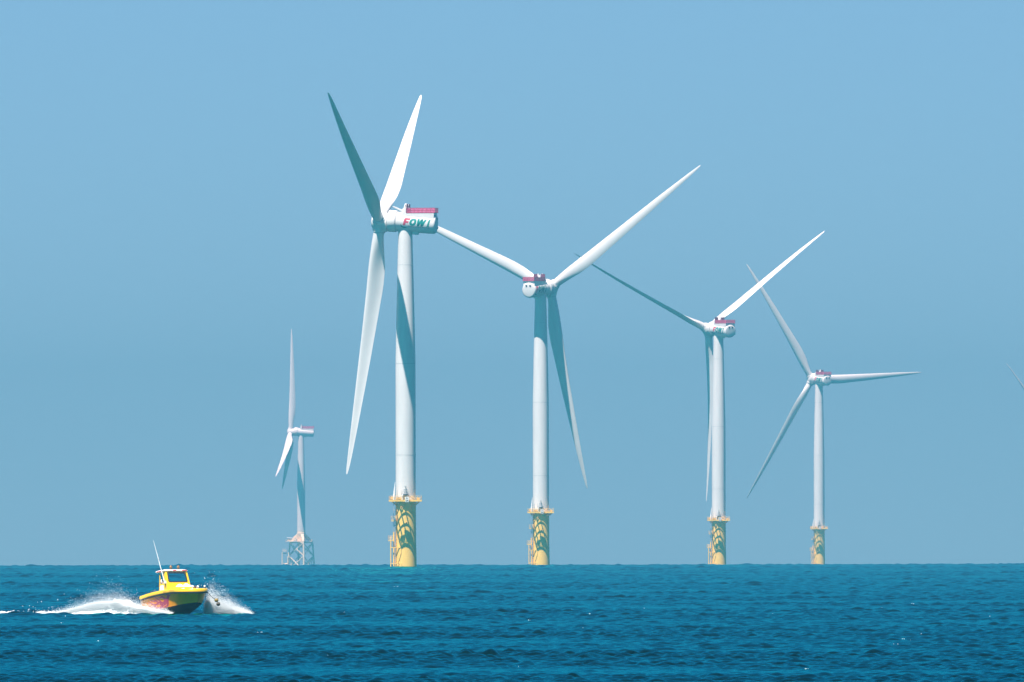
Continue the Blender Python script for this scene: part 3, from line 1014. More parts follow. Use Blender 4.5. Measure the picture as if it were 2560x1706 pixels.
def build_flecks():
    """sun glints set on the crests as little white flecks"""
    mb = MB()
    r = np.random.default_rng(17)
    for i in range(48):  # each sun sparkle is a small cluster of white blobs
        d = 930.0 + 2600.0 * r.random() ** 1.6
        x = d * math.tan(R_(r.uniform(-1.25, 1.25)))
        best = None                                   # sit on the nearest crest
        for dd in np.arange(-4, 4, 0.2):
            zz = float(waves(np.array([x]), np.array([d + dd]))[0])
            if best is None or zz > best[0]:
                best = (zz, d + dd)
        zz, dd = best
        zz += sea_z(x, dd)
        sc = (d / 1000.0) ** 0.8
        for k in range(r.integers(1, 4)):
            mb.sphere((x + r.normal(0, 0.10) * sc, dd + r.normal(0, 0.05), zz + 0.005), r.uniform(0.012, 0.034) * sc, 0, 6, None, r.uniform(0.35, 0.7))
    o = mb.build('foam_glint', [M['foam_glint']])
    tag(o, 'tiny white flecks in place of sun glints, dotted over the teal waves', None, None, 'stuff')


build_flecks()

# ------------------------------------------------------------------ boat
BOAT_D = 2040.0
bp = unproject(442.4, 1543.5, BOAT_D)
HEAD = R_(28.0)
fwd = Vector((math.sin(HEAD), -math.cos(HEAD), 0))
port = Vector((math.cos(HEAD), math.sin(HEAD), 0))
upv = Vector((0, 0, 1))
P5 = R_(5.0)
XB = Matrix(((fwd.x, port.x, 0, bp.x), (fwd.y, port.y, 0, BOAT_D), (0, 0, 1, bp.z), (0, 0, 0, 1)))
XW = XB.copy()                                   # level frame for the spray
XB = XB @ Matrix.Rotation(-P5, 4, 'Y')
boat = empty('motor_boat', (0, 0, 0), XB)
tag(boat, 'yellow motor boat with magenta flames on its side, speeding right through white spray', 'boat')

GW = [(-4.2, 1.16), (-2, 1.25), (0, 1.28), (2.2, 1.30), (3.0, 1.25), (3.55, 1.05), (3.95, 0.72), (4.18, 0.36), (4.25, 0.02)]
CH = [(-4.2, 1.08), (-2, 1.14), (0.6, 1.12), (2.0, 1.02), (3.0, 0.86), (3.4, 0.60), (3.88, 0.01)]
ZG = [(-4.2, 1.84), (-2.2, 1.95), (0, 1.98), (2, 1.95), (4.25, 1.77)]
ZC = [(-4.2, 0.62), (-1, 0.74), (1, 0.80), (3, 0.86), (3.9, 0.92)]
KX = [(-4.2, -4.2), (2.0, 2.0), (4.25, 3.55)]
ZK = [(-4.2, 0.05), (1.5, 0.0), (2.6, 0.14), (3.3, 0.42), (3.9, 0.90)]
ST = [-4.2, -3.4, -2.6, -1.8, -1, -0.2, 0.6, 1.2, 1.8, 2.4, 2.9, 3.3, 3.6, 3.85, 4.02, 4.15, 4.25]
XCH = lambda x: x if x < 2.0 else 2.0 + (x - 2.0) * (3.88 - 2.0) / (4.25 - 2.0)


def hull_side(x, t, s, out=0.0):
    """point on the topside: t = 0 chine, 1 gunwale; s = +1 port"""
    xc = XCH(x)
    yc, yg = lerp_tab(CH, xc), lerp_tab(GW, x)
    zc, zg = lerp_tab(ZC, xc), lerp_tab(ZG, x)
    y = yc + (yg - yc) * t + out
    xx = xc + (x - xc) * t
    return Vector((xx + (out * 0.8 if x > 3.7 else 0), s * y, zc + (zg - zc) * t))


def build_boat():
    mb = MB()
    # topsides, both sides and bottom as lofted strips
    for s in (1, -1):
        rows = [[hull_side(x, t, s) for x in ST] for t in (0, 0.33, 0.62, 0.98)]
        for a, b in zip(rows[:-1], rows[1:]):
            for j in range(len(ST) - 1):
                q = [a[j], a[j + 1], b[j + 1], b[j]]
                mb.add(q if s < 0 else q[::-1], [(0, 1, 2, 3)], 0, True)
        # bottom from chine to keel with a spray rail
        bot = []
        for x in ST:
            xc = XCH(x)
            c = hull_side(x, 0, s)
            k = Vector((xc, 0, lerp_tab(ZK, xc)))
            bot.append([c, c + (k - c) * 0.06 + Vector((0, 0, -0.02)), c.lerp(k, 0.5) - Vector((0, 0, 0.05)), k])
        for j in range(len(ST) - 1):
            for i in range(3):
                q = [bot[j][i], bot[j + 1][i], bot[j + 1][i + 1], bot[j][i + 1]]
                mb.add(q[::-1] if s < 0 else q, [(0, 1, 2, 3)], 1, True)
    # transom
    tr = [hull_side(-4.2, 0.98, 1), hull_side(-4.2, 0, 1), Vector((-4.2, 0, 0.05)), hull_side(-4.2, 0, -1), hull_side(-4.2, 0.98, -1)]
    mb.add(tr, [(0, 1, 2, 3, 4)], 0)
    hull = mb.build('hull', [M['hullside'], M['bottom']], boat, None, 40)
    # deck
    mb = MB()
    dk = [[hull_side(x, 0.95, 1) * 1, hull_side(x, 0.95, -1) * 1] for x in ST]
    for j in range(len(ST) - 1):
        mb.add([dk[j][0], dk[j][1], dk[j + 1][1], dk[j + 1][0]], [(0, 1, 2, 3)], 0)
    mb.build('deck', [M['roof']], boat)
    # gunwale band, a fat yellow bulwark strake with rounded bow
    mb = MB()
    path = [(x, s) for s, xs in ((-1, ST), (1, ST[::-1][1:])) for x in xs]
    rings = []
    for x, s in path:
        p = hull_side(x, 1.0, s)
        c = Vector((p.x * 0.0 + min(p.x, 3.2), 0, p.z))
        o = Vector((p.x - c.x, p.y, 0))
        if o.length < 1e-4:
            o = Vector((1, 0, 0))
        o.normalize()
        if x >= 4.24:
            o = Vector((1, 0, 0))
        rings.append([p + o * 0.02 + upv * -0.03, p + o * 0.11 + upv * 0.01, p + o * 0.12 + upv * 0.20, p + o * 0.06 + upv * 0.27, p - o * 0.07 + upv * 0.27, p - o * 0.1 + upv * -0.03])
    mb.loft(rings, 0, True, True, True)
    gw = mb.build('gunwale_band', [M['boat']], boat, None, 50)
    mb = MB()
    rings = []
    for x, s in path:
        p = hull_side(x, 1.0, s)
        o = Vector((p.x - min(p.x, 3.2), p.y, 0))
        if o.length < 1e-4 or x >= 4.24:
            o = Vector((1, 0, 0))
        o.normalize()
        rings.append([p + o * 0.0 + upv * -0.14, p + o * 0.10 + upv * -0.13, p + o * 0.115 + upv * -0.02, p + o * 0.0 + upv * -0.01])
    mb.loft(rings, 0, True, True, True)
    mb.build('rubbing_strake', [M['rubber']], boat, None, 50)
    # registration lettering on the gunwale band, starboard side
    mb = MB()
    vs, fs = text_mesh("MIR - 0524", 0.21, 0.1, 0.006, 1.25)
    x1 = max(v[0] for v in vs)
    vs = [(v[0] * 1.15 / x1, v[1]) for v in vs]
    vs, fs = refine([(v[1], v[0]) for v in vs], fs, 0.2); vs = [(v[1], v[0]) for v in vs]
    pts = []
    for (u, v_) in vs:
        x = 0.35 + u * 1.75
        p = hull_side(x, 1.0, -1)
        pts.append(p + Vector((0, -0.125, 0.03 + v_)))
    mb.add(pts, fs, 0)
    mb.build('lettering', [M['ochre']], gw)
    # flames along the starboard topside
    mb = MB()

    def stroke(pts, mi, out):
        pts = [Vector(p) for p in pts]
        P = []
        for i in range(len(pts) - 1):
            for k in range(6):
                t = k / 6
                p0 = pts[max(0, i - 1)]; p1 = pts[i]; p2 = pts[i + 1]; p3 = pts[min(len(pts) - 1, i + 2)]
                P.append(0.5 * ((2 * p1) + (p2 - p0) * t + (2 * p0 - 5 * p1 + 4 * p2 - p3) * t * t + (3 * p1 - p0 - 3 * p2 + p3) * t ** 3))
        P.append(pts[-1])
        L, Rr = [], []
        for i, p in enumerate(P):
            a = P[max(0, i - 1)]; b = P[min(len(P) - 1, i + 1)]
            dx, dt = (b.x - a.x), (b.y - a.y) * 1.2
            l = math.hypot(dx, dt) or 1
            nx, nt = -dt / l, dx / l
            w = max(0.004, p.z)
            L.append((p.x + nx * w, p.y + nt * w / 1.2)); Rr.append((p.x - nx * w, p.y - nt * w / 1.2))
        vs = []
        for (x, t) in L + Rr:
            vs.append(hull_side(x, min(0.93, max(0.01, t)), -1, out))
        n = len(P)
        mb.add(vs, [(i, i + 1, n + i + 1, n + i) for i in range(n - 1)], mi, True)
    flames = [
        [(1.45, 0.80, 0.02), (1.05, 0.74, 0.13), (0.72, 0.52, 0.20), (0.30, 0.36, 0.20), (-0.2, 0.30, 0.15), (-0.8, 0.42, 0.10), (-1.3, 0.60, 0.07), (-1.8, 0.62, 0.05), (-2.5, 0.80, 0.01)],
        [(1.15, 0.78, 0.10), (0.75, 0.86, 0.05), (0.45, 0.80, 0.015)],
        [(0.6, 0.46, 0.15), (0.25, 0.62, 0.13), (-0.15, 0.78, 0.09), (-0.6, 0.74, 0.05), (-0.95, 0.86, 0.015)],
        [(0.75, 0.44, 0.16), (0.7, 0.20, 0.12), (0.35, 0.06, 0.08), (-0.3, 0.05, 0.03)],
        [(0.1, 0.34, 0.14), (-0.5, 0.12, 0.13), (-1.1, 0.08, 0.09), (-1.7, 0.24, 0.08), (-2.2, 0.28, 0.05), (-2.9, 0.5, 0.01)],
        [(-0.9, 0.42, 0.10), (-1.4, 0.36, 0.07), (-1.9, 0.42, 0.06), (-2.4, 0.58, 0.04), (-2.8, 0.60, 0.01)],
        [(-0.2, 0.32, 0.12), (-0.65, 0.56, 0.08), (-1.2, 0.80, 0.05), (-1.7, 0.82, 0.012)],
    ]
    for f in flames:
        stroke([(x, t, w + 0.035) for x, t, w in f], 0, 0.012)
    for f in flames:
        stroke(f, 1, 0.02)
    mb.build('flame_decal', [M['flame_edge'], M['flame']], hull)
    # wheelhouse: four corner posts, sills, low sides, raked windscreen, open back
    mb = MB()
    zb = 2.0
    XF0, XF1 = 0.72, 0.10          # windscreen foot / head x
    WB, WT = 1.12, 1.02            # half widths at base / top
    XR = -0.88
    ZT = 3.85
    ZS = 2.90                      # sill

    def cp(front, z, s, w=0.0):
        t = (z - zb) / (ZT - zb)
        x = (XF0 + (XF1 - XF0) * t) if front else XR
        return Vector((x, s * (WB + (WT - WB) * t - w), z))
    # front panel below the windscreen and the frame round it, thickness .06
    def plate(q, th, mi=0):
        n = (q[1] - q[0]).cross(q[3] - q[0]).normalized() * th
        mb.hexa([q[0], q[1], q[2], q[3], q[0] + n, q[1] + n, q[2] + n, q[3] + n], mi)
    f = lambda u, z: cp(True, z, 1).lerp(cp(True, z, -1), (1 - u) / 2)       # u=-1 starboard .. 1 port
    e = 0.83
    plate([f(-1, zb), f(1, zb), f(1, ZS), f(-1, ZS)], 0.06)
    plate([f(-1, ZS), f(-e, ZS), f(-e, ZT), f(-1, ZT)], 0.06)
    plate([f(e, ZS), f(1, ZS), f(1, ZT), f(e, ZT)], 0.06)
    plate([f(-e, ZT - 0.10), f(e, ZT - 0.10), f(e, ZT), f(-e, ZT)], 0.06)
    for s in (-1, 1):
        rear_post = s < 0
        g = lambda u, z: cp(False, z, s).lerp(cp(True, z, s), u) - Vector((0, s * 0.001, 0))
        o1 = (lambda q: q if s > 0 else q[::-1])
        plate(o1([g(0, zb), g(0.96, zb), g(0.96, ZS - 0.05), g(0, ZS - 0.05)]), 0.05)
        plate(o1([g(0.72, ZS - 0.05), g(0.965, ZS - 0.05), g(0.965, ZT), g(0.72, ZT)]), 0.05)
        if rear_post:
            plate(o1([g(0, ZS - 0.05), g(0.10, ZS - 0.05), g(0.10, ZT), g(0, ZT)]), 0.05)
    # low trunk in front of the windscreen
    tr = [[(XF0 - 0.1, -1.06, zb - 0.2), (2.2, -0.86, zb - 0.2), (2.2, 0.86, zb - 0.2), (XF0 - 0.1, 1.06, zb - 0.2)],
          [(XF0 - 0.1, -0.98, zb + 0.42), (2.15, -0.78, zb + 0.30), (2.15, 0.78, zb + 0.30), (XF0 - 0.1, 0.98, zb + 0.42)],
          [(XF0 - 0.1, -0.9, zb + 0.50), (2.0, -0.7, zb + 0.38), (2.0, 0.7, zb + 0.38), (XF0 - 0.1, 0.9, zb + 0.50)]]
    mb.loft(tr, 0, False, True, True)
    wh = mb.build('wheelhouse', [M['boat']], boat)
    # black gasket and glass
    mb = MB()
    n = (f(1, zb) - f(-1, zb)).cross(f(-1, ZT) - f(-1, zb)).normalized()
    fr = []
    gz0, gz1 = ZS + 0.02, ZT - 0.13
    outer, inner = [], []
    for (lst, ee, z0, z1) in ((outer, e + 0.02, ZS - 0.03, ZT - 0.08), (inner, e - 0.07, ZS + 0.05, ZT - 0.20)):
        k = 6; rr = 0.16
        zm0, zm1 = z0, z1
        W = (f(1, z0) - f(-1, z0)).length / 2
        for (cx, cz, a0) in ((ee - rr / W, z1 - rr, 0), (-ee + rr / W, z1 - rr, 90), (-ee + rr / W, z0 + rr, 180), (ee - rr / W, z0 + rr, 270)):
            for i in range(k + 1):
                a = R_(a0 + 90 * i / k)
                lst.append(f(cx + rr / W * math.cos(a), cz + rr * math.sin(a)))
    N = len(outer)
    mb.loft([[p + n * 0.0 for p in outer], [p + n * 0.085 for p in outer], [p + n * 0.085 for p in inner], [p + n * 0.0 for p in inner], [p + n * 0.0 for p in outer]], 0, False, False, False)
    mb.add([p + n * 0.03 for p in inner], [list(range(N))], 1)
    mb.build('windscreen', [M['rubber'], M['glass']], wh)
    # roof with rounded edge and aft overhang
    mb = MB()
    rings = []
    for (gx, z) in ((0.0, ZT - 0.02), (0.05, ZT + 0.03), (0.0, ZT + 0.10), (-0.14, ZT + 0.145), (-0.4, ZT + 0.16)):
        ring = []
        x0, x1, w = -1.50 - gx, 0.20 + gx, 1.09 + gx
        rr = 0.22
        for (cx, cy, a0) in ((x1 - rr, w - rr, 0), (x0 + rr, w - rr, 90), (x0 + rr, -w + rr, 180), (x1 - rr, -w + rr, 270)):
            for i in range(6):
                a = R_(a0 + 18 * i)
                ring.append((cx + rr * math.cos(a), cy + rr * math.sin(a), z))
        rings.append(ring)
    mb.loft(rings, 0, True, True, True)
    roof = mb.build('roof', [M['roof']], wh)
    mb = MB()
    for (x0, x1, y0, y1) in ((0.16, 0.262, 0.55, 0.98), (0.16, 0.262, -0.3, 0.0)):
        mb.box((x0, y0, ZT - 0.0), (x1, y1, ZT + 0.09))
    mb.box((-1.1, -1.15, ZT + 0.0), (-0.2, -1.05, ZT + 0.07))
    mb.build('red_trim', [M['redtrim']], roof)
    for y in (-0.28, 0.42):
        mb = MB()
        mb.tube((-0.2, y, ZT + 0.13), (-0.2, y, ZT + 0.25), 0.12, 0.10, 14, 0)
        mb.sphere((-0.2, y, ZT + 0.36), 0.125, 1, 14)
        mb.tube((-0.2, y, ZT + 0.45), (-0.2, y, ZT + 0.52), 0.07, 0.04, 10, 0)
        mb.build('beacon_lamp', [M['bronze'], M['amber']], boat)
    # white number board on the starboard side of the wheelhouse
    mb = MB()
    q = [cp(False, zb + 0.12, -1).lerp(cp(True, zb + 0.12, -1), u) for u in (0.12, 0.60)]
    q2 = [cp(False, zb + 0.70, -1).lerp(cp(True, zb + 0.70, -1), u) for u in (0.16, 0.58)]
    nn = Vector((0, -1, 0.06))
    v8 = [p + nn * 0.012 for p in (q[0], q[1], q2[1], q2[0])]
    mb.hexa(v8 + [p + nn * 0.025 for p in v8], 0)
    cx = (q[0] + q[1]) / 2
    for i in range(9):
        xx = random.uniform(-0.25, 0.2); zz = random.choice([0.12, 0.24, 0.42, 0.52])
        c = cx + Vector((xx, -0.045 + 0.06 * zz * 0.9, zz))
        mb.box(c + Vector((-0.03, -0.004, -0.03)), c + Vector((0.03, 0.0, 0.03)), 1)
    mb.build('side_panel', [M['sign'], M['seam']], wh)
    # wheel and console
    mb = MB()
    mb.box((0.02, -0.9, zb - 0.1), (0.50, 0.9, zb + 0.84), 0)
    mb.sphere((0.28, -0.15, zb + 0.88), 0.13, 1, 12, None, 0.6); mb.box((0.2, 0.0, zb + 0.83), (0.4, 0.35, zb + 0.96), 1)
    mb.box((0.2, 0.5, zb + 0.83), (0.32, 0.56, zb + 0.94), 1)
    wheel = [(-0.40 - 0.05 * math.sin(a), -0.70 + 0.2 * math.cos(a), zb + 0.86 + 0.18 * math.sin(a)) for a in np.linspace(0, 2 * math.pi, 21)]
    mb.path(wheel, 0.018, 6, 2)
    mb.tube((-0.40, -0.70, zb + 0.86), (0.06, -0.70, zb + 0.74), 0.03, None, 6, 2)
    for a in (0.5, 2.6, 4.7):
        mb.tube((-0.40, -0.70, zb + 0.86), (-0.40 - 0.05 * math.sin(a), -0.70 + 0.2 * math.cos(a), zb + 0.86 + 0.18 * math.sin(a)), 0.014, None, 6, 2)
    mb.build('helm_console', [M['white'], M['white'], M['dark']], wh)
    # antenna
    mb = MB()
    p0 = Vector((0.34, -1.22, 2.98)); p1 = Vector((-0.40, -1.70, 6.45))
    pm = p0.lerp(p1, 0.52)
    mb.tube(p0, pm, 0.040, 0.030, 10, 0); mb.tube(pm, p0.lerp(p1, 0.545), 0.045, None, 10, 1)
    mb.tube(p0.lerp(p1, 0.545), p1, 0.028, 0.010, 10, 0)
    mb.box((0.26, -1.24, 2.8), (0.42, -1.06, 3.02), 0)
    mb.build('whip_antenna', [M['white'], M['seam']], boat)
    # foredeck fittings
    mb = MB()
    zd = 1.85
    mb.tube((3.35, 0.12, zd), (3.35, 0.12, zd + 0.5), 0.075, None, 10, 0)
    mb.tube((3.35, -0.10, zd + 0.36), (3.35, 0.36, zd + 0.36), 0.045, None, 8, 0)
    mb.sphere((3.32, -0.12, zd + 0.44), 0.10, 1, 10); mb.sphere((3.32, 0.36, zd + 0.42), 0.10, 1, 10)
    mb.tube((3.3, -0.22, zd), (3.3, -0.10, zd + 0.4), 0.05, None, 8, 1); mb.tube((3.3, 0.46, zd), (3.3, 0.36, zd + 0.38), 0.05, None, 8, 1)
    mb.build('mooring_bitt', [M['bronze'], M['white']], boat)
    mb = MB()
    mb.tube((3.55, 0.88, zd), (3.55, 0.88, zd + 0.34), 0.035, None, 8, 0); mb.sphere((3.55, 0.88, zd + 0.44), 0.085, 1, 10)
    mb.build('bow_lamp', [M['dark'], M['white']], boat)
    # stern hoop rail and cleat
    mb = MB()
    mb.path([(-1.5, -1.12, 1.95), (-1.55, -1.12, 2.28), (-1.75, -1.12, 2.38), (-2.4, -1.1, 2.36), (-2.65, -1.1, 2.2), (-2.7, -1.1, 1.92)], 0.028, 8, 0)
    mb.tube((-1.45, -1.14, 1.95), (-1.55, -1.14, 2.45), 0.05, None, 8, 1)
    mb.tube((-3.05, -1.2, 1.9), (-3.05, -1.22, 2.38), 0.022, None, 6, 0)
    mb.build('stern_rail', [M['dark'], M['chrome']], boat)
    # exhaust outboard at the transom
    mb = MB()
    mb.box((-4.75, -0.3, 0.9), (-4.2, 0.3, 1.75), 0)
    mb.box((-4.6, -0.12, -0.3), (-4.35, 0.12, 0.9), 0)
    mb.build('outboard_engine', [M['dark']], boat)


build_boat()


# heaped canvas on the foredeck in front of the windscreen
def build_canvas():
    mb = MB()
    nx, ny = 16, 36
    g = []
    r = np.random.default_rng(3)
    ph = r.uniform(0, 6.28, 12)
    for i in range(nx + 1):
        row = []
        for j in range(ny + 1):
            u, v = i / nx, j / ny
            y = -0.72 + 1.66 * v
            edge = min(1, 5 * min(v, 1 - v)) * min(1, 4 * min(u, 1 - u) + 0.0)
            x = 0.74 + 1.25 * u + 0.05 * math.sin(7 * v + ph[0])
            top = (2.42 - 0.1 * u) + edge * (0.20 + 0.14 * v) * (1 - 0.55 * u) + edge * 0.06 * math.sin(16 * v + 5 * u + ph[1]) + edge * 0.05 * math.sin(27 * v - 9 * u + ph[2])
            row.append((x, y, top))
        g.append(row)
    # hang over the front of the trunk
    for i in range(1, 5):
        row = []
        for j in range(ny + 1):
            x, y, z = g[nx][j]
            drop = (0.09 + 0.025 * math.sin(9 * j / ny + 1) + (0.03 if j > 9 else -0.04)) * i
            row.append((x + 0.05 * i + 0.06 + 0.02 * math.sin(3 * j), y * (1 + 0.01 * i), z - drop))
        g.append(row)
    vs = [p for row in g for p in row]; n = ny + 1
    top = [(i * n + j, (i + 1) * n + j, (i + 1) * n + j + 1, i * n + j + 1) for i in range(len(g) - 1) for j in range(ny)]
    low = [(p[0], p[1], p[2] - 0.035) for p in vs]
    off = len(vs)
    fs = top + [tuple(off + k for k in f[::-1]) for f in top]
    edge = [(i * n) for i in range(len(g))] + [((len(g) - 1) * n + j) for j in range(1, n)] + [(i * n + ny) for i in range(len(g) - 2, -1, -1)] + [j for j in range(ny - 1, 0, -1)]
    for a, b in zip(edge, edge[1:] + edge[:1]):
        fs.append((a, off + a, off + b, b))
    mb.add(vs + low, fs, 0, True)
    o = mb.build('canvas_cover', [M['cloth']], None, XB)
    tag(o, 'crumpled white canvas heaped on the foredeck below the boat\'s windscreen', 'canvas cover')


build_canvas()


# the two floats dangling from the bow
def build_floats():
    a = unproject(320 + 1410 / 6.92, 1330 + 1045 / 6.92, BOAT_D - 2.6)
    b1 = unproject(320 + 1530 / 6.92, 1330 + 1185 / 6.92, BOAT_D - 2.7)
    b2 = unproject(320 + 1562 / 6.92, 1330 + 1251 / 6.92, BOAT_D - 2.75)
    start = XB @ hull_side(3.3, 1.0, 1)
    start = XB @ (hull_side(3.2, 1.0, 1) + Vector((0.0, 0.1, -0.02)))
    d = (b1 - start); mb = MB()
    mb.path([start, start + d * 0.35 + Vector((0, 0, -0.05)), start + d * 0.7 + Vector((0, 0, -0.04)), b1, b2], 0.03, 6)
    o = mb.build('rope', [M['rope']]); tag(o, 'thin dark line hanging from the bow of the yellow boat to the floats', 'rope')
    for p, r, m_, lab in ((b1, 0.165, 'buoy', 'upper yellow ball float hanging off the boat\'s bow on a line'), (b2, 0.160, 'buoy_dark', 'lower dark brown ball float hanging at the end of the bow line')):
        mb = MB()
        mb.sphere((0, 0, 0), r, 0, 20)
        mb.tube((0, 0, r * 0.92), (0, 0, r * 1.15), 0.04, 0.03, 8, 0)
        mb.lathe([(r * 1.0, -0.012), (r * 1.03, 0), (r * 1.0, 0.012)], 20, 0, None, False)
        o = mb.build('float_ball', [M[m_]], None, Matrix.Translation(p) @ Matrix.Rotation(0.5, 4, 'Y'))
        tag(o, lab, 'float', 'ball floats hanging from the bow')


build_floats()


# ------------------------------------------------------------------ helmsman
def build_person():
    """one skinned body standing at the wheel; boat coordinates, facing forward (+x)"""
    ox, oy, oz = -0.86, -0.70, 1.93
    J, E, Rd = [], [], []

    def add(p, r, parent=None):
        J.append((ox + p[0], oy + p[1], oz + p[2])); Rd.append(r)
        if parent is not None:
            E.append((parent, len(J) - 1))
        return len(J) - 1
    pel = add((0, 0, 0.86), (0.15, 0.12))
    wa = add((0.0, 0, 1.00), (0.14, 0.11), pel); ch = add((0.02, 0, 1.20), (0.165, 0.12), wa)
    nk0 = add((0.03, 0, 1.34), (0.085, 0.08), ch); nk = add((0.05, 0, 1.40), (0.055, 0.055), nk0)
    hd0 = add((0.07, 0, 1.47), (0.075, 0.085), nk); hd1 = add((0.075, 0, 1.56), (0.085, 0.10), hd0); add((0.07, 0, 1.63), (0.06, 0.07), hd1)
    for s in (-1, 1):
        hp = add((0, s * 0.09, 0.80), (0.095, 0.095), pel); kn = add((0.03, s * 0.11, 0.45), (0.062, 0.062), hp)
        an = add((-0.01, s * 0.12, 0.09), (0.042, 0.042), kn); add((0.15, s * 0.13, 0.035), (0.042, 0.033), an)
        sh = add((0.02, s * 0.185, 1.29), (0.062, 0.062), ch)
        el = add((0.13, s * 0.25, 1.06), (0.046, 0.046), sh)
        wr = add((0.36, s * 0.185 - 0.02, 0.99), (0.030, 0.030), el)
        pm = add((0.42, s * 0.185 - 0.02, 0.985), (0.036, 0.020), wr)
        for k in range(4):
            f0 = add((0.455, s * (0.157 + 0.019 * k) - 0.02, 0.995), (0.010, 0.010), pm)
            f1 = add((0.485 - 0.002 * k, s * (0.155 + 0.020 * k) - 0.02, 0.985), (0.009, 0.009), f0)
            add((0.478 - 0.003 * k, s * (0.155 + 0.020 * k) - 0.02, 0.957), (0.008, 0.008), f1)
        th = add((0.42, s * 0.15 - 0.02, 0.972), (0.011, 0.011), pm); add((0.452, s * 0.142 - 0.02, 0.956), (0.009, 0.009), th)
    me = bpy.data.meshes.new('person')
    me.from_pydata(J, E, [])
    o = bpy.data.objects.new('person', me); scene.collection.objects.link(o)
    sk = o.modifiers.new('s', 'SKIN'); sk.use_smooth_shade = True
    me.skin_vertices.new() if not me.skin_vertices else None
    for i, r in enumerate(Rd):
        me.skin_vertices[0].data[i].radius = r
        me.skin_vertices[0].data[i].use_root = (i == 0)
    sb = o.modifiers.new('d', 'SUBSURF'); sb.levels = 1; sb.render_levels = 1
    dg = bpy.context.evaluated_depsgraph_get()
    m2 = bpy.data.meshes.new_from_object(o.evaluated_get(dg))
    bpy.data.objects.remove(o)
    m2.name = 'person'
    for k in ('skin', 'shirt', 'trousers'):
        m2.materials.append(M[k])
    for p in m2.polygons:
        c = p.center; x, y, z = c.x - ox, c.y - oy, c.z - oz
        p.use_smooth = True
        mi = 0
        if z < 0.9:
            mi = 2
        elif z < 1.36 and x < 0.22:
            mi = 1
        if x > 0.34:
            mi = 0
        p.material_index = mi
    o = bpy.data.objects.new('person', m2); scene.collection.objects.link(o)
    o.matrix_world = XB
    tag(o, 'person in a white shirt standing at the wheel inside the yellow boat\'s cabin', 'person')
    # face and hair
    mb = MB()
    for s in (-1, 1):
        mb.sphere((ox + 0.155, oy + s * 0.033, oz + 1.545), 0.012, 0, 8)
        mb.sphere((ox + 0.06, oy + s * 0.098, oz + 1.53), 0.025, 1, 8)
    mb.sphere((ox + 0.168, oy, oz + 1.515), 0.018, 1, 8); mb.box((ox + 0.140, oy - 0.025, oz + 1.472), (ox + 0.157, oy + 0.025, oz + 1.480), 0)
    mb.build('face', [M['hair'], M['skin']], o)
    mb = MB()
    X = Matrix.Translation((ox + 0.055, oy, oz + 1.575)) @ Matrix.Rotation(R_(-14), 4, 'Y')
    prof = [(0.118, -0.03), (0.122, 0.02), (0.112, 0.06), (0.08, 0.098), (0.03, 0.115), (0.002, 0.118)]
    mb.lathe(prof, 18, 0, X)
    mb.build('hair', [M['hair']], o)


build_person()


# ------------------------------------------------------------------ spray and wake
def droplets(name, P, S, label, lump=None):
    """cloud of small octahedra, P (n,3) in the boat's level frame, S radii"""
    n = len(P)
    base = np.array([(1, 0, 0), (-1, 0, 0), (0, 1, 0), (0, -1, 0), (0, 0, 1), (0, 0, -1)], float)
    fa = np.array([(0, 2, 4), (2, 1, 4), (1, 3, 4), (3, 0, 4), (2, 0, 5), (1, 2, 5), (3, 1, 5), (0, 3, 5)])
    sc = S[:, None, None] * (0.7 + 0.6 * rng.random((n, 1, 3)))
    V = (P[:, None, :] + base[None] * sc).reshape(-1, 3)
    Fc = (fa[None] + (np.arange(n) * 6)[:, None, None]).reshape(-1, 3)
    if lump is not None:
        lv, lf = lump
        Fc = np.concatenate([Fc, lf + len(V)]); V = np.concatenate([V, lv])
    me = bpy.data.meshes.new(name)
    me.vertices.add(len(V)); me.vertices.foreach_set('co', V.astype(np.float32).ravel())
    me.loops.add(Fc.size); me.loops.foreach_set('vertex_index', Fc.ravel().astype(np.int32))
    me.polygons.add(len(Fc)); me.polygons.foreach_set('loop_start', (np.arange(len(Fc)) * 3).astype(np.int32))
    me.polygons.foreach_set('use_smooth', np.ones(len(Fc), dtype=bool))
    me.update(calc_edges=True)
    me.materials.append(M['foam_glint'])
    o = bpy.data.objects.new(name, me); scene.collection.objects.link(o)
    o.matrix_world = XW
    tag(o, label, None, None, 'stuff')
    return o


def noise1(x, seed, oct_=5, base=0.7):
    r = np.random.default_rng(seed); z = np.zeros_like(x)
    for k in range(oct_):
        f = base * 2 ** k
        z += np.sin(f * x * (1 + 0.2 * r.random()) + r.uniform(0, 6.28)) * np.sin(f * 0.63 * x + r.uniform(0, 6.28)) / 1.5 ** k
    return z / 1.7


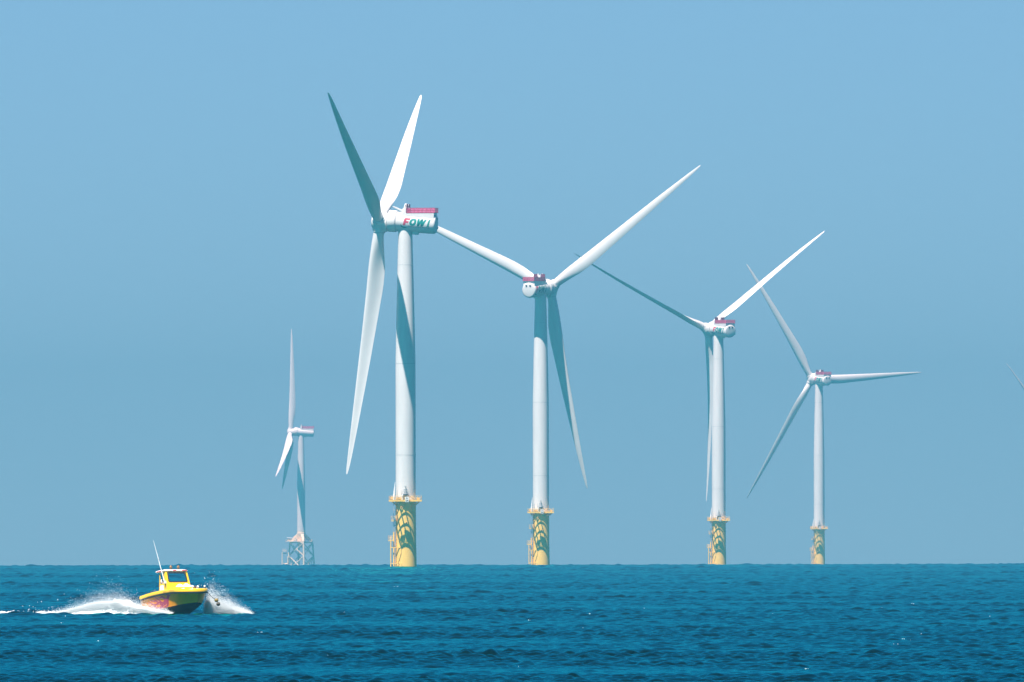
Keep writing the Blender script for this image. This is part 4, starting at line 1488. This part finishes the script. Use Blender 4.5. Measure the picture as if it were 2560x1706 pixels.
def build_spray():
    # starboard plume: along the hull and trailing away aft
    n = 210000
    s = rng.random(n) ** 1.25                        # 0 at the bow end, 1 far aft
    X = 1.35 - 19.5 * s
    hp = np.interp(X, [-18.2, -15, -12, -9, -6.8, -5.2, -4.2, -2.5, -1, 0.3, 1.0, 1.35], [0.25, 0.62, 1.15, 1.5, 1.72, 1.66, 1.35, 1.05, 0.80, 0.68, 0.46, 0.15])
    hp = hp * (1 + 0.16 * noise1(X, 3, 6, 1.1))
    u = rng.random(n)
    z = hp * np.where(u < 0.86, (u / 0.86) ** 0.9 * 0.74, 0.68 + rng.exponential(0.21, n))
    out = 1.15 + 0.55 * (1.35 - X).clip(0, 6) / 3.0
    Y = -(out + (rng.random(n) - 0.55) * (0.5 + 0.16 * (1.35 - X).clip(0, 9)) + 0.25 * z)
    X = X + rng.normal(0, 0.25, n)
    size = np.where(z > 0.74 * hp, 0.006 + 0.016 * rng.random(n) ** 4, 0.012 + 0.018 * rng.random(n))
    P = np.stack([X, Y, z + 0.02], -1)
    # trailing wake foam, low
    m = 26000
    Xt = -16 - 34 * rng.random(m) ** 0.8
    keep = noise1(Xt, 9, 5, 0.5) + 0.6 > rng.random(m) * 1.1
    Xt = Xt[keep]; m = len(Xt)
    zt = (0.10 + 0.16 * np.interp(Xt, [-50, -16], [0.5, 1])) * rng.random(m) ** 1.4 + 0.03
    hi = rng.random(m) < 0.06
    zt = np.where(hi, zt + rng.exponential(0.22, m), zt)
    Yt = -2.2 - 0.06 * (-16 - Xt) * 0 + rng.normal(0, 0.8, m)
    P2 = np.stack([Xt, Yt, zt], -1)
    # solid core
    gx = np.concatenate([np.linspace(1.2, -17, 170), np.linspace(-17.2, -58, 260)]); gy = np.linspace(-1, 1, 22)
    GX, GY = np.meshgrid(gx, gy, indexing='ij')
    H = np.interp(GX, [-17, -14, -11, -8, -6.4, -5, -4.2, -2, 0, 1.2], [0.22, 0.52, 0.86, 1.15, 1.36, 1.3, 1.08, 0.76, 0.52, 0.05])
    H = H * (1 + 0.2 * noise1(GX * 1.0 + GY, 4, 6, 1.5) + 0.2 * noise1(GX - 3 * GY, 6, 6, 2.5))
    H = np.where(GX < -15, np.maximum(H, 0) * 0.3 + 0.27 * np.clip(noise1(GX + 0.6 * GY, 14, 6, 0.45) + 0.75 + 0.3 * noise1(GX * 1.7 + 2 * GY, 15, 5, 1.3), 0, 1.2), H)
    cy = -(1.2 + 0.5 * (1.35 - GX).clip(0, 6) / 3.0); wy = 0.28 + 0.12 * (1.35 - GX).clip(0, 9)
    cy = cy + 0.02 * (-15 - GX).clip(0, 60)
    GZ = H * (1 - GY ** 2) ** 0.8 - 0.08 + 0.10 * (GX < -14)
    V = np.stack([GX, cy + GY * wy, GZ], -1).reshape(-1, 3)
    V += rng.normal(0, 1, V.shape) * np.array([0.05, 0.04, 0.045])
    nn, mm = GX.shape
    idx = np.arange(nn * mm).reshape(nn, mm)
    a, b, c, d = idx[:-1, :-1].ravel(), idx[1:, :-1].ravel(), idx[1:, 1:].ravel(), idx[:-1, 1:].ravel()
    T = np.concatenate([np.stack([a, b, c], -1), np.stack([a, c, d], -1)])
    droplets('spray', np.concatenate([P, P2]), np.concatenate([size, 0.014 + 0.024 * rng.random(len(P2))]),
             'white bow wave and wake spray trailing left behind the yellow boat', (V, T))
    # port bow sheet thrown to the right
    n = 160000
    q = rng.random(n) ** 0.9                          # 0 at the hull, 1 far out
    Y = 1.45 + 5.9 * q ** 1.05
    hp = np.interp(q, [0, 0.08, 0.25, 0.45, 0.65, 0.85, 1.0], [1.75, 1.85, 1.45, 1.08, 0.72, 0.36, 0.08])
    hp = hp * (1 + 0.12 * noise1(Y, 13, 6, 1.6))
    u = rng.random(n)
    z = hp * np.where(u < 0.68, (u / 0.68) ** 0.9 * 0.68, 0.68 + rng.exponential(0.20, n))
    X = 2.5 - 2.6 * q + rng.normal(0, 0.32, n)
    Y = Y + rng.normal(0, 0.1, n) + 0.1 * z
    size = np.where(z > 0.68 * hp, 0.006 + 0.016 * rng.random(n) ** 4, 0.011 + 0.017 * rng.random(n))
    P = np.stack([X, Y, z + 0.02], -1)
    m = 320                                           # droplets flung over the foredeck
    P3 = np.stack([2.4 + rng.normal(0, 0.8, m), 0.4 + 2.6 * rng.random(m), 1.9 + rng.exponential(0.32, m)], -1)
    gq = np.linspace(0.0, 1.0, 110); gy = np.linspace(-1, 1, 30)
    GQ, GY = np.meshgrid(gq, gy, indexing='ij')
    H = np.interp(GQ, [0, 0.1, 0.3, 0.5, 0.7, 1], [1.25, 1.3, 0.85, 0.52, 0.28, 0.0])
    H = H * (1 + 0.2 * noise1(GQ * 6 + GY, 21, 6, 1.5) + 0.2 * noise1(GQ * 5 - 3 * GY, 22, 6, 2.5))
    V = np.stack([2.35 - 2.5 * GQ + GY * (0.40 + 0.3 * GQ), 1.6 + 5.3 * GQ, H * (1 - GY ** 2) ** 0.8 - 0.08], -1).reshape(-1, 3)
    V += rng.normal(0, 1, V.shape) * np.array([0.04, 0.04, 0.05])
    nn, mm = GQ.shape
    idx = np.arange(nn * mm).reshape(nn, mm)
    a, b, c, d = idx[:-1, :-1].ravel(), idx[1:, :-1].ravel(), idx[1:, 1:].ravel(), idx[:-1, 1:].ravel()
    T = np.concatenate([np.stack([a, b, c], -1), np.stack([a, c, d], -1)])
    droplets('spray', np.concatenate([P, P3]), np.concatenate([size, 0.012 + 0.018 * rng.random(m)]),
             'white fan of spray thrown up to the right of the yellow boat\'s bow', (V, T))


build_spray()


# ------------------------------------------------------------------ haze
def build_haze():
    m = bpy.data.materials.new('haze_air')
    m.use_nodes = True
    nt = m.node_tree
    nt.nodes.clear()
    o = nt.nodes.new('ShaderNodeOutputMaterial')
    v = nt.nodes.new('ShaderNodeVolumePrincipled')
    v.inputs['Color'].default_value = (*HAZE_COLOR, 1)
    v.inputs['Absorption Color'].default_value = (*HAZE_ABSORB, 1)
    v.inputs['Density'].default_value = HAZE_DENSITY
    v.inputs['Anisotropy'].default_value = 0.0
    nt.links.new(v.outputs[0], o.inputs['Volume'])
    mb = MB()
    mb.box((-22000, -300, -85), (22000, 26000, 186))
    h = mb.build('haze', [m])
    tag(h, 'thin blue sea haze between the camera and the far turbines', None, None, 'stuff')


build_haze()
